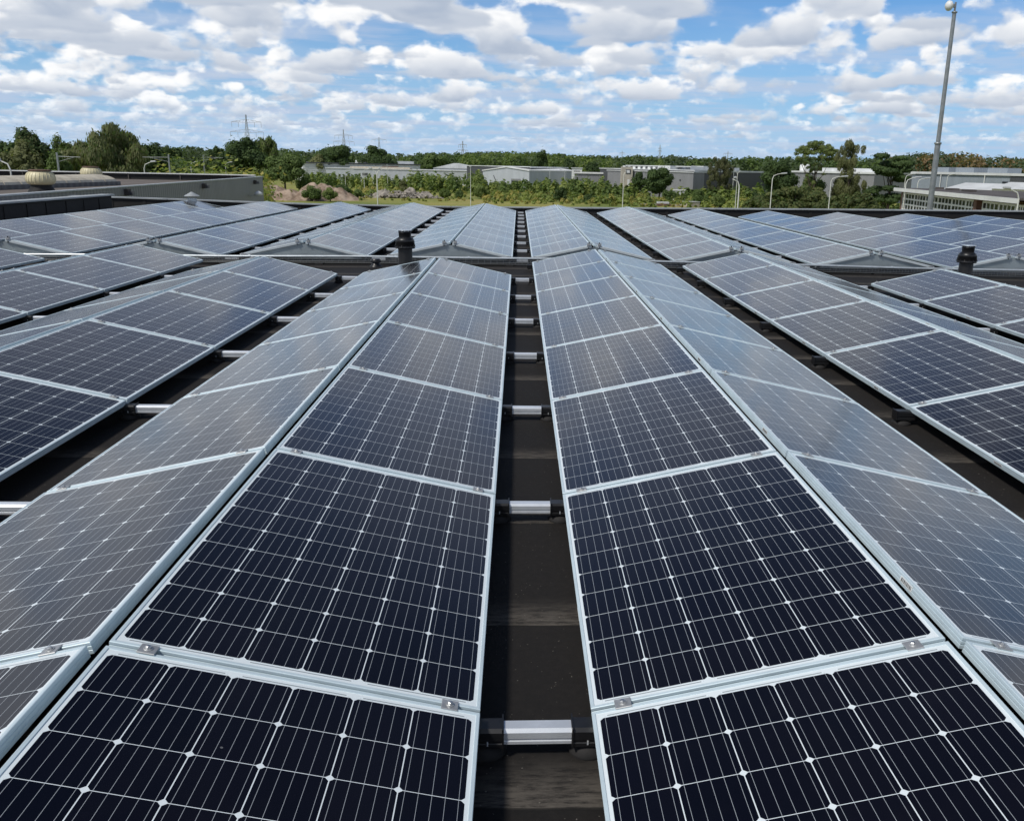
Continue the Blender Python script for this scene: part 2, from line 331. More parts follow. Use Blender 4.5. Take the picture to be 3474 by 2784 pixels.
# ------------------------------------------------------------------ mesh helpers
class MB:
    def __init__(s): s.v = []; s.f = []; s.mi = []; s.sm = []
    def add(s, vs, fs, mi=0, smooth=False):
        k = len(s.v); s.v += [tuple(p) for p in vs]
        for f in fs: s.f.append(tuple(i+k for i in f)); s.mi.append(mi); s.sm.append(smooth)
        return s
    def box(s, c, d, mi=0, M=None, bev=0.0):
        x, y, z = d[0]/2, d[1]/2, d[2]/2
        if bev:
            b = bev; vs = []
            for sz, q in ((-1, b), (1, b)):
                pass
            ring = lambda zz, i: [(-x+i, -y+i, zz), (x-i, -y+i, zz), (x-i, y-i, zz), (-x+i, y-i, zz)]
            vs = ring(-z, b)+ring(-z+b, 0)+ring(z-b, 0)+ring(z, b)
            fs = [(3, 2, 1, 0), (12, 13, 14, 15)]
            for r in range(3):
                for i in range(4):
                    j = (i+1) % 4; fs.append((r*4+i, r*4+j, r*4+4+j, r*4+4+i))
        else:
            vs = [(-x, -y, -z), (x, -y, -z), (x, y, -z), (-x, y, -z), (-x, -y, z), (x, -y, z), (x, y, z), (-x, y, z)]
            fs = [(3, 2, 1, 0), (4, 5, 6, 7), (0, 1, 5, 4), (1, 2, 6, 5), (2, 3, 7, 6), (3, 0, 4, 7)]
        vs = [Vector(v) for v in vs]
        if M is not None: vs = [M @ v for v in vs]
        c = Vector(c); return s.add([v+c for v in vs], fs, mi)
    def tube(s, pts, r, n=8, mi=0, cap=True):
        pts = [Vector(p) for p in pts]; rs = r if hasattr(r, '__len__') else [r]*len(pts)
        vs = []; prev = None
        for i, p in enumerate(pts):
            t = (pts[min(i+1, len(pts)-1)]-pts[max(i-1, 0)]).normalized()
            if prev is None:
                a = Vector((0, 0, 1)) if abs(t.z) < .9 else Vector((1, 0, 0)); e = t.cross(a).normalized()
            else:
                e = (prev - t*prev.dot(t)).normalized()
            prev = e; g = t.cross(e)
            for j in range(n):
                q = 2*math.pi*j/n; vs.append(p+(e*math.cos(q)+g*math.sin(q))*rs[i])
        fs = []
        for i in range(len(pts)-1):
            for j in range(n):
                k = (j+1) % n; fs.append((i*n+j, i*n+k, i*n+n+k, i*n+n+j))
        s.add(vs, fs, mi, True)
        if cap:
            s.add(vs[:n], [tuple(range(n))[::-1]], mi); s.add(vs[-n:], [tuple(range(n))], mi)
        return s
    def lathe(s, prof, n=20, c=(0, 0, 0), mi=0, smooth=True):
        c = Vector(c); vs = []
        for (r, z) in prof:
            for j in range(n):
                q = 2*math.pi*j/n; vs.append(c+Vector((r*math.cos(q), r*math.sin(q), z)))
        fs = []
        for i in range(len(prof)-1):
            for j in range(n):
                k = (j+1) % n; fs.append((i*n+j, i*n+k, i*n+n+k, i*n+n+j))
        s.add(vs, fs, mi, smooth)
        s.add(vs[:n], [tuple(range(n))[::-1]], mi); s.add(vs[-n:], [tuple(range(n))], mi)
        return s
    def prism(s, poly, d, mi=0, M=None):
        """polygon (list of 3D points) pushed along vector d"""
        a = [Vector(p) for p in poly]; d = Vector(d); n = len(a)
        vs = a+[p+d for p in a]
        if M is not None: vs = [M @ v for v in vs]
        fs = [tuple(range(n))[::-1], tuple(range(n, 2*n))]+[(i, (i+1) % n, n+(i+1) % n, n+i) for i in range(n)]
        return s.add(vs, fs, mi)
    def build(s, name, mats, parent=None, loc=None):
        me = bpy.data.meshes.new(name); me.from_pydata(s.v, [], s.f)
        for M in (mats if isinstance(mats, (list, tuple)) else [mats]): me.materials.append(M)
        me.polygons.foreach_set('material_index', s.mi); me.polygons.foreach_set('use_smooth', s.sm); me.update()
        import bmesh
        bm = bmesh.new(); bm.from_mesh(me); bmesh.ops.recalc_face_normals(bm, faces=bm.faces); bm.to_mesh(me); bm.free()
        return link(name, me, parent, loc)
def link(name, me, parent=None, loc=None):
    o = bpy.data.objects.new(name, me); COL.objects.link(o)
    if parent is not None: o.parent = parent
    if loc is not None: o.location = loc
    return o
def tag(o, label, cat, group=None):
    o['label'] = label; o['category'] = cat
    if group: o['group'] = group
    return o
def thing(name, loc, label, cat, group=None, rz=0.0):
    o = bpy.data.objects.new(name, None); COL.objects.link(o); o.empty_display_size = .2
    o.location = loc; o.rotation_euler = (0, 0, rz); return tag(o, label, cat, group)
def structure(o): o['kind'] = 'structure'; return o
def stuff(o): o['kind'] = 'stuff'; return o
def copy_tree(o, parent=None):
    c = o.copy(); COL.objects.link(c)
    if parent is not None: c.parent = parent
    for ch in list(o.children): copy_tree(ch, c)
    return c
ORD = ['first', 'second', 'third', 'fourth', 'fifth', 'sixth', 'seventh', 'eighth', 'ninth', 'tenth']

# ------------------------------------------------------------------ roof
A_RUN, RISE, RG, VG = 0.96889, 0.2131, 0.0900, 0.3028      # slope run, rise, ridge gap, valley gap
ROWP = 2*A_RUN+RG+VG; RSH = .040       # the outer slopes sit closer to the ridge line
Y0, YF0, YF1 = 13.841, 14.65, 14.65+9*PP
def dip(x): return -0.075*(1-math.exp(-(x/6.0)**2))
def rowx(r): return (r-.5)*ROWP if r > 0 else (r+.5)*ROWP
XL, XR = -14.5, 34.0
def par_y(x): return 30.75+.06*x
mb = MB()
xs = [XL+i*(XR-XL)/92 for i in range(93)]
vs = []; n = len(xs)
for x in xs: vs.append((x, -6.0, dip(x)))
for x in xs: vs.append((x, par_y(x)+.12, dip(x)))
for x in xs: vs.append((x, par_y(x)+.12, GZ))
for x in xs: vs.append((x, -6.0, GZ))
fs = []
for k in range(3):
    for i in range(n-1): fs.append((k*n+i, k*n+i+1, k*n+n+i+1, k*n+n+i))
for i in range(n-1): fs.append((3*n+i, 3*n+i+1, i+1, i))
fs += [(0, n, 2*n, 3*n), (n-1, 4*n-1, 3*n-1, 2*n-1)]
mb.add(vs, fs)
structure(mb.build('roof', M_ROOF))

# ------------------------------------------------------------------ one solar panel
def frame_mesh():
    prof = [(.0105, -.0030), (.0105, 0.0), (.0095, .0003), (.0016, .0003), (0, -.0012), (0, -.0085), (.0013, -.0095), (.0013, -.0115), (0, -.0125),
            (0, -.0200), (.0013, -.0210), (.0013, -.0230), (0, -.0240), (0, -.0340), (.0010, -.0350), (.030, -.0350), (.030, -.0335), (.0030, -.0335)]
    mb = MB(); vs = []
    for (i, z) in prof:
        x, y = PL/2-i, PWID/2-i
        vs += [(-x, -y, z), (x, -y, z), (x, y, z), (-x, y, z)]
    fs = []
    for r in range(len(prof)-1):
        for i in range(4): fs.append((r*4+i, r*4+(i+1) % 4, r*4+4+(i+1) % 4, r*4+4+i))
    mb.add(vs, fs)
    return mb
def glass_mesh():
    return MB().box((0, 0, -.0046), (PL-.018, PWID-.018, .005))
def clamp_mesh():
    mb = MB()
    mb.box((0, 0, .0030), (.042, .046, .0040), 0, bev=.0012)
    mb.lathe([(.012, .0052), (.012, .0068), (.0095, .0070)], 16, mi=0)
    mb.lathe([(.0072, .0072), (.0072, .0122), (.006, .0132)], 6, mi=1, smooth=False)
    mb.lathe([(.0042, .0134), (.0042, .0150)], 10, mi=1)
    return mb
def panel_matrix(row, side, y):
    cx = rowx(row); z0 = ZP+dip(cx)
    s = math.hypot(A_RUN, RISE)
    X = Vector((0, side, 0)); Y = Vector((-side*A_RUN, 0, RISE))/s; Z = X.cross(Y)
    M = Matrix((X, Y, Z)).transposed().to_4x4()
    M.translation = Vector((cx+side*(RG/2+A_RUN/2-(RSH if side*row > 0 else 0)), y, z0+RISE/2))
    return M
proto = thing('solar_panel', (0, 0, 0), 'x', 'solar panel', 'solar panels on the flat roof')
def sticker(side, parent):
    """white barcode label on the frame side"""
    mb = MB(); x0 = side*(-PL/2+.36) if side > 0 else PL/2-.55; y0 = side*(PWID/2+.0006)
    mb.box((x0, y0, -.0165), (.085, .0008, .017), 0)
    q = -.036; kk = 0
    while q < .034:
        wd = (.0022, .0012, .0035, .0016)[kk % 4]; mb.box((x0+q, y0+side*.0006, -.0165), (wd, .0004, .012), 1); q += wd+.0028; kk += 1
    return mb.build('barcode_sticker', [M_WHITE, M_BLACK], parent)
protoC = [glass_mesh().build('glass', M_GLASS, proto), frame_mesh().build('frame', M_FRAME, proto), clamp_mesh().build('clamp', [M_CLAMP, M_BOLT], proto)]
rng = random.Random(5)
used = [False]; STK = {}
def seen(M, mx=.10, my=.12):
    for i in range(5):
        for j in range(3):
            q = project(M @ Vector((PL*(i/4-.5), PWID*(j/2-.5), 0)))
            if q and -PW*mx < q[0] < PW*(1+mx) and -PH*my < q[1] < PH*(1+my): return True
    return False
NEAR = {-4: 0, -3: 0, -2: 1, -1: 1, 1: 0, 2: 0, 3: 1, 4: 1}
def rowname(r, grp):
    return f"{ORD[abs(r)-1]} {grp} row {'left' if r < 0 else 'right'} of the aisle"
def place_panel(row, side, y, label, clamps):
    M = panel_matrix(row, side, y)
    if not seen(M): return
    if not used[0]: o = proto; used[0] = True; kids = protoC
    else:
        o = proto.copy(); COL.objects.link(o); kids = []
        for ch in protoC:
            c = ch.copy(); COL.objects.link(c); c.parent = o; kids.append(c)
    tilt = Matrix.Rotation(R(rng.uniform(-.10, .10)), 4, 'X') @ Matrix.Rotation(R(rng.uniform(-.07, .07)), 4, 'Y')
    o.matrix_world = M @ tilt
    o['label'] = label
    cl = kids[2]
    if clamps is None:
        if o is proto: return
        bpy.data.objects.remove(cl)
    else:
        e = -side*(PP/2)
        cl.location = (e, -PWID/2+.085+rng.uniform(-.01, .01), 0)
        c2 = cl.copy(); COL.objects.link(c2); c2.parent = o; c2.location = (e, PWID/2-.10+rng.uniform(-.01, .01), 0)
        key = 's%d' % side
        if key not in STK: STK[key] = sticker(side, o)
        else: st = STK[key].copy(); COL.objects.link(st); st.parent = o
        if clamps == 2:
            for q in (-PWID/2+.085, PWID/2-.10):
                c3 = cl.copy(); COL.objects.link(c3); c3.parent = o; c3.location = (-e-side*.006, q, 0)
for r, k0 in NEAR.items():
    for side in (-1, 1):
        if abs(r) >= 4 and side*r > 0: continue
        for k in range(k0, 9):
            y = Y0-(k+.5)*PP
            place_panel(r, side, y, f"{ORD[k-k0]} panel from the walkway on the {'left' if side < 0 else 'right'} slope, {rowname(r, 'near')}", 2 if k == k0 else 1)
FAR = [-5, -4, -3, -2, -1, 1, 2, 3, 4, 5, 6, 7]
for r in FAR:
    for side in (-1, 1):
        if abs(r) >= 4 and side*r > 0: continue
        for k in range(9):
            place_panel(r, side, YF0+(k+.5)*PP, f"{ORD[k]} panel from the walkway on the {'left' if side < 0 else 'right'} slope, {rowname(r, 'far')}", None)

# ------------------------------------------------------------------ rails in the gaps between the rows
def rail_profile(w_, h_):
    x, z = w_/2, h_
    return [(-x, 0), (x, 0), (x, z*.20), (x-.003, z*.24), (x-.003, z*.36), (x, z*.40), (x, z-.008), (x-.010, z), (-x+.010, z), (-x, z-.008), (-x, z*.40), (-x+.003, z*.36), (-x+.003, z*.24), (-x, z*.20)]
def tie_bar(x0, x1, left, right):
    """aluminium rail between two rows (origin on the roof under its middle) with black shoes at its ends"""
    t = thing('mounting_rail', (0, 0, 0), 'x', 'mounting rail')
    L = x1-x0; e0 = -L/2+(.075 if left else 0); e1 = L/2-(.075 if right else 0)
    mb = MB(); mb.prism([(e0, p[0], .043+p[1]) for p in rail_profile(.056, .043)], (e1-e0, 0, 0)); mb.build('bar', M_RAIL, t)
    for s, on in ((-1, left), (1, right)):
        if not on: continue
        a = e0 if s < 0 else e1
        m2 = MB(); m2.prism([(a-s*.004, p[0], .036+p[1]) for p in rail_profile(.068, .054)], (s*.085, 0, 0))
        m2.box((a-s*.001, 0, .063), (.004, .074, .062)); m2.box((a+s*.075, .002, .080), (.006, .080, .075))
        m2.box((a+s*.04, -.0352, .050), (.004, .003, .012), 1)
        sh = m2.build('end_shoe', [M_BLACK, M_RAIL], t)
        m3 = MB(); m3.lathe([(.056, .0), (.058, .010), (.044, .026), (.030, .036)], 18, (a+s*.045, .01, 0)); m3.build('rubber_foot', M_RUBBER, sh)
    return t
def stub(s):
    """black rail end poking out from under the lower panel edge"""
    t = thing('rail_end', (0, 0, 0), 'x', 'rail end')
    m2 = MB(); m2.prism([(0, p[0], .036+p[1]) for p in rail_profile(.070, .058)], (s*.12, 0, 0)); m2.box((-s*.003, 0, .065), (.006, .078, .066), bev=.002)
    m2.build('end_shoe', M_BLACK, t)
    m3 = MB(); m3.lathe([(.060, .0), (.062, .010), (.046, .026), (.030, .036)], 18, (s*.05, .01, 0)); m3.build('rubber_foot', M_RUBBER, t)
    return t
def edges(r):                                # outer edge x of a row on each side
    c = rowx(r); return c-RG/2-A_RUN+(RSH if r < 0 else 0), c+RG/2+A_RUN-(RSH if r > 0 else 0)
GAPS = [(-4, -3, 'between the third and fourth {g} rows left of the aisle'), (-3, -2, 'between the second and third {g} rows left of the aisle'), (-2, -1, 'between the first and second {g} rows left of the aisle'),
        (-1, 1, 'in the central aisle of the {g} field'), (2, 3, 'between the second and third {g} rows right of the aisle'), (3, 4, 'between the third and fourth {g} rows right of the aisle')]
def vis(x, y, z, mgn=.03):
    q = project((x, y, z)); return q and -PW*mgn < q[0] < PW*(1+mgn) and -PH*mgn < q[1] < PH*(1+mgn)
for (ra, rb, txt) in GAPS:
    x0 = edges(ra)[1]; x1 = edges(rb)[0]; xm = (x0+x1)/2; protos = {}
    for g in ('near', 'far'):
        if g == 'near': ys = [Y0-k*PP for k in range(max(NEAR[ra], NEAR[rb]), 8)]
        else: ys = [YF0+.02+k*PP for k in range(10)]
        if g == 'far' and abs(ra+rb) > 5: ys = ys[:7]
        for i, y in enumerate(ys):
            if not vis(xm, y, .08): continue
            if 'p' not in protos: o = protos['p'] = tie_bar(x0-.02, x1+.02, True, True)
            else: o = copy_tree(protos['p'])
            yy = y + (-.03 if g == 'near' and i == 0 else 0)
            o.location = (xm+rng.uniform(-.006, .006), yy, dip(xm)); o.rotation_euler.z = R(rng.uniform(-.5, .5))
            o['label'] = f"{ORD[i]} rail from the walkway, {txt.format(g=g)}"; o['group'] = 'aluminium rails in the gaps between panel rows'
xe = edges(2)[0]; sp = None
for g in ('near', 'far'):
    ys = [Y0-k*PP for k in range(0, 8)] if g == 'near' else [YF0+.02+k*PP for k in range(10)]
    for i, y in enumerate(ys):
        if not vis(xe-.05, y, .08): continue
        if sp is None: sp = stub(1); o = sp
        else: o = copy_tree(sp)
        o.location = (xe-.085, y-(.03 if g == 'near' and i == 0 else 0), dip(xe))
        o['label'] = f"{ORD[i]} black rail end from the walkway under the second {g} row right of aisle"; o['group'] = 'black rail ends under the second row on the right'
o = copy_tree(sp); o.location = (edges(1)[0]-.07, Y0-.04, 0); o['label'] = 'black rail end under the walkway corner of the right aisle row'; o['group'] = 'black rail ends at the walkway'

# ------------------------------------------------------------------ deflector plates closing the ends of the far rows
def deflector():
    t = thing('end_plate', (0, 0, 0), 'x', 'end plate')
    hw = A_RUN+RG/2
    mb = MB()
    mb.prism([(-hw+.10, 0, -.055), (hw-.10, 0, -.055), (hw-.10, 0, -.030), (RG/2+.01, 0, RISE-.045), (-RG/2-.01, 0, RISE-.045), (-hw+.10, 0, -.030)], (0, .003, 0))
    mb.build('plate', M_PLATE, t)
    for s in (-1, 1):
        mb = MB(); P0 = Vector((s*(hw-.01), -.020, -.012)); P1 = Vector((s*(RG/2), -.020, RISE-.012))
        d = (P1-P0).normalized(); nrm = Vector((-d.z*1, 0, d.x))
        if nrm.z < 0: nrm = -nrm
        sec = [(-.010, -.030), (.016, -.030), (.016, .000), (.008, .008), (-.004, .008), (-.010, 0)]
        mb.prism([P0+Vector((0, a, 0))+nrm*b for a, b in sec], P1-P0)
        mb.build('edge_bar', M_EDGE, t)
        mb = MB()
        mb.box((s*.085, -.018, RISE+.002), (.045, .05, .030)); mb.box((s*.040, -.016, RISE+.020), (.05, .03, .007), 0, Matrix.Rotation(s*R(14), 3, 'Y')); mb.box((s*.112, -.018, RISE+.004), (.007, .04, .055)); mb.lathe([(.010, 0), (.010, .022)], 8, (s*.085, -.02, RISE+.016), 1)
        mb.box((s*.09, -.035, RISE-.050), (.014, .012, .020), 1)
        mb.build('bracket', [M_CLAMP, M_BLACK], t)
        MB().box((s*(hw-.07), -.018, -.005), (.075, .05, .022)).build('foot_bracket', M_CLAMP, t)
    return t
dp = None
for r in FAR:
    if r == 7: continue
    if not (vis(rowx(r), YF0, .2, .05) or vis(edges(r)[0], YF0, .1, .05) or vis(edges(r)[1], YF0, .1, .05)): continue
    if dp is None: dp = deflector(); o = dp
    else: o = copy_tree(dp)
    o.location = (rowx(r), YF0-.014, ZP+dip(rowx(r)))
    o['label'] = f"grey metal gable plate closing the {rowname(r, 'far')}"; o['group'] = 'gable end plates facing the walkway'

# ------------------------------------------------------------------ conduit and wire cable tray along the walkway
TY = YF0-.20
def tz(x): return dip(x)+.13
mb = MB(); xx = [-9.6+i*.6 for i in range(33)]
mb.tube([(x, TY, tz(x)-.012+.004*math.sin(x*1.7)) for x in xx], .019, 10)
pipe = thing('conduit_pipe', (0, TY, 0), 'long silver conduit pipe running across the walkway below the gable plates', 'pipe')
for v in range(len(mb.v)): mb.v[v] = (mb.v[v][0], mb.v[v][1]-TY, mb.v[v][2])
mb.build('tube', M_ZINC, pipe)
for i in range(16):
    x = -8.9+i*1.15
    MB().tube([(x-.016, 0, tz(x)-.012), (x+.016, 0, tz(x)-.012)], .0225, 10).build('coupling', M_ZINC, pipe)
tray = thing('cable_tray', (0, TY-.02, 0), 'wire mesh cable tray with black cables lying along the walkway under the pipe', 'cable tray')
mb = MB()
for (dy_, dz_) in ((-.055, .088), (-.055, .055), (-.05, .030), (0, .030), (.05, .030), (.055, .06)):
    mb.tube([(x, dy_, dip(x)+dz_) for x in xx[::2]], .0030, 4)
i = -9.5
while i < 9.6:
    d0 = dip(i); mb.tube([(i, .055, d0+.09), (i, .05, d0+.03), (i, -.05, d0+.03), (i, -.055, d0+.09)], .0028, 4); i += .10
mb.build('wire_basket', M_WIRE, tray)
for k in range(5):
    mb = MB(); mb.tube([(x, -.035+.018*k+.006*math.sin(x*2.1+k), dip(x)+.042+.004*math.sin(x*3+2*k)) for x in xx], .0085, 6); mb.build('cable', M_BLACK, tray)
mb = MB()
for i in range(13):
    x = -9.2+i*1.5; mb.box((x, 0, dip(x)+.012), (.12, .16, .024))
mb.build('support_block', M_RUBBER, tray)

# ------------------------------------------------------------------ roof vents
def flue(x, y, top, label):
    t = thing('roof_flue', (x, y, dip(x)), label, 'roof vent', 'black flues beside the walkway'); z0 = dip(x); H = top-z0
    mb = MB(); mb.lathe([(.150, 0), (.145, .012), (.118, .020), (.108, .05), (.104, H-0.2490)], 28); mb.build('pipe', M_BLACK, t)
    mb = MB(); prof = [(.100, H-0.2697), (.144, H-0.2673), (.149, H-0.2556), (.145, H-0.2473), (.142, H-0.2175), (.146, H-0.2141), (.139, H-0.1776), (.143, H-0.1743), (.132, H-0.1378), (.124, H-0.1245), (.098, H-0.1062)]
    mb.lathe(prof, 28)
    for k in range(14):
        q = 2*math.pi*k/14; c, s = math.cos(q), math.sin(q)
        mb.prism([(c*.148-s*.003, s*.148+c*.003, H-0.2465), (c*.104-s*.003, s*.104+c*.003, H-0.1162), (c*.112-s*.003, s*.112+c*.003, H-0.1162), (c*.157-s*.003, s*.157+c*.003, H-0.2465)], (s*.006, -c*.006, 0))
    mb.build('cowl_skirt', M_BLACK, t)
    mb = MB(); mb.lathe([(.090, H-0.1096), (.092, H-0.0415), (.096, H-0.0382), (.096, H-0.0282), (.085, H-0.0249)], 28)
    for k in range(10):
        q = 2*math.pi*k/10; mb.box((.088*math.cos(q), .088*math.sin(q), H-0.0199), (.010, .014, .030), 0, Matrix.Rotation(q, 3, 'Z'))
    mb.build('cowl_neck', M_BLACK, t)
    MB().lathe([(.108, H-0.0066), (.112, H-0.0033), (.106, H)], 28).build('cap', M_ZINC, t)
    return t
p = at_y(1373, 780, 13.55); flue(p.x, p.y, p.z, 'black roof flue with ribbed cowl standing behind the first near row left of aisle')
p = at_y(3287, 832, 13.75); flue(p.x, p.y, p.z, 'black roof flue with ribbed cowl near the right edge of the walkway')
p = at_y(1275, 893, 14.1)
t = thing('roof_outlet', (p.x, p.y, dip(p.x)), 'low black roof outlet stub beside the left flue', 'roof vent')
MB().lathe([(.10, 0), (.095, .02), (.066, .03), (.060, .09)], 18).build('pipe', M_BLACK, t); MB().lathe([(.080, .075), (.082, .10), (.06, .125)], 18).build('cap', M_BLACK, t)

# ------------------------------------------------------------------ parapets
PZ = [(-14.6, .33), (-12.2, .30), (-7.5, .20), (-2.5, .178), (3, .225), (10.5, .30), (18, .355), (34, .42)]
def pz(x): return float(np.interp(x, [a for a, b in PZ], [b for a, b in PZ]))
par = thing('parapet_wall', (10, par_y(10), dip(10)), 'long low black parapet with grey metal coping behind all panel rows', 'parapet')
o = Vector(par.location)
def wall_strip(mb, xs, y0, y1, zb, zt, mi=0):
    """a wall running along x, thickness from y0(x) to y1(x)"""
    k = len(xs); vs = []
    for x in xs: vs += [(x, y0(x), zb(x)), (x, y1(x), zb(x)), (x, y1(x), zt(x)), (x, y0(x), zt(x))]
    vs = [Vector(v)-o for v in vs]; fs = [(3, 2, 1, 0), tuple(4*(k-1)+j for j in range(4))]
    for i in range(k-1):
        for j in range(4): fs.append((4*i+j, 4*i+(j+1) % 4, 4*i+4+(j+1) % 4, 4*i+4+j))
    mb.add(vs, fs, mi)
xs = [XL+.2+i*.5 for i in range(97)]
mb = MB(); wall_strip(mb, xs, lambda x: par_y(x)-.12, lambda x: par_y(x)+.10, lambda x: dip(x)-.02, lambda x: pz(x)-.03)
rr = random.Random(3)
x = XL+.5
while x < 33:
    mb.box(Vector((x, par_y(x)-.126, (pz(x)+dip(x))/2-.02))-o, (.10, .012, pz(x)-dip(x)-.03)); x += rr.uniform(.9, 1.1)
mb.build('upstand', M_UPSTAND, par)
x = XL+.2
while x < 33.5:
    L_ = 2.97; mb = MB()
    wall_strip(mb, [x, x+L_/2, x+L_], lambda q: par_y(q)-.17, lambda q: par_y(q)+.15, lambda q: pz(q)-.034, lambda q: pz(q)+.004)
    mb.build('coping', M_COPING, par); x += 3.0
# left side: taller black upstand, then the low one towards the back
def side_wall(y0, y1, x, th, zt, label, capw=.16):
    t = thing('side_parapet', (x, (y0+y1)/2, dip(x)), label, 'parapet'); L_ = y1-y0
    mb = MB(); h = zt-dip(x); mb.box((0, 0, h/2-.02), (th, L_, h))
    k = -L_/2+.35
    while k < L_/2:
        mb.box((th/2+.008, k, h/2-.04), (.016, .07, h*.92)); mb.box((th/2+.03, k+.02, .035), (.06, .10, .07), 0); k += rr.uniform(.85, 1.05)
    mb.build('upstand', M_UPSTAND, t)
    MB().box((0, 0, h+.012), (th+capw, L_+.08, .046), 0, bev=.006).build('coping', M_COPING, t)
    return t
side_wall(8.0, 26.9, -11.85, .20, .475, 'raised black parapet with ribbed face and grey coping left of all panel rows')
side_wall(4.0, 29.6, -14.35, .16, .19, 'low outer parapet beyond the raised black wall on the left')
p = at_y(650, 655, 29.5)
t = thing('vent_cowl', (p.x, p.y, dip(p.x)), 'small grey vent with conical cowl at the back left parapet', 'roof vent')
zt = at_y(650, 651, 29.5).z-dip(p.x)
MB().lathe([(.14, 0), (.14, zt-.20)], 18).build('pipe', M_ZINC, t)
mb = MB(); mb.lathe([(.24, zt-.13), (.10, zt-.05), (.02, zt)], 20)
for k in range(4): q = k*1.57+.4; mb.box((.11*math.cos(q), .11*math.sin(q), zt-.16), (.02, .02, .09))
mb.build('cowl', M_COPING, t)


# ------------------------------------------------------------------ ground beyond the roof
mb = MB()
gx = [-4000, -1500, -700, -400, -200, -100, 0, 100, 200, 400, 700, 1500, 4000]; gy = [-300, 0, 60, 120, 200, 300, 400, 600, 900, 1500, 3000, 7000]
vs = [(x, y, GZ) for y in gy for x in gx]; n = len(gx)
mb.add(vs, [(j*n+i, j*n+i+1, (j+1)*n+i+1, (j+1)*n+i) for j in range(len(gy)-1) for i in range(n-1)])
structure(mb.build('ground', M_FIELD))

# ------------------------------------------------------------------ foliage
def leaves(name, mats, pos, nrm, size, parent=None, aspect=1.0, hang=None, mi=None, loc=None, seed=0):
    """one mesh of many small leaf clumps: pos, nrm (n,3), size (n,)"""
    rs = np.random.RandomState(seed); k = len(pos)
    nrm = nrm/np.maximum(1e-6, np.linalg.norm(nrm, axis=1, keepdims=True))
    if hang is None: a = rs.normal(size=(k, 3))
    else: a = hang+rs.normal(size=(k, 3))*.22
    u = a-nrm*np.sum(a*nrm, axis=1, keepdims=True); u /= np.maximum(1e-6, np.linalg.norm(u, axis=1, keepdims=True))
    v = np.cross(nrm, u)
    s = size[:, None]; asp = aspect
    bend = nrm*s*.25
    P = np.stack([pos-u*s*asp*.5, pos+v*s*.5-bend*.6, pos+u*s*asp*.5, pos-v*s*.5-bend*.6], axis=1).reshape(-1, 3)
    me = bpy.data.meshes.new(name); me.vertices.add(k*4); me.vertices.foreach_set('co', P.astype(np.float32).ravel())
    me.loops.add(k*4); me.polygons.add(k); me.loops.foreach_set('vertex_index', np.arange(k*4, dtype=np.int32))
    me.polygons.foreach_set('loop_start', np.arange(0, k*4, 4, dtype=np.int32)); me.polygons.foreach_set('loop_total', np.full(k, 4, dtype=np.int32))
    for M in (mats if isinstance(mats, (list, tuple)) else [mats]): me.materials.append(M)
    if mi is not None: me.polygons.foreach_set('material_index', mi.astype(np.int32))
    me.update(calc_edges=True); me.validate()
    return link(name, me, parent, loc)
def blob_points(blobs, n, rs, inner=.55):
    b = np.array(blobs, float); wgt = (b[:, 3]*b[:, 4]+b[:, 3]*b[:, 5]+b[:, 4]*b[:, 5]); wgt /= wgt.sum()
    i = rs.choice(len(b), n, p=wgt)
    u = rs.normal(size=(n, 3)); u /= np.linalg.norm(u, axis=1, keepdims=True)
    rad = inner+(1-inner)*rs.rand(n)**.6
    rad *= 1+.22*rs.randn(n)*(rs.rand(n) < .35)
    p = b[i, :3]+u*rad[:, None]*b[i, 3:6]
    return p, u
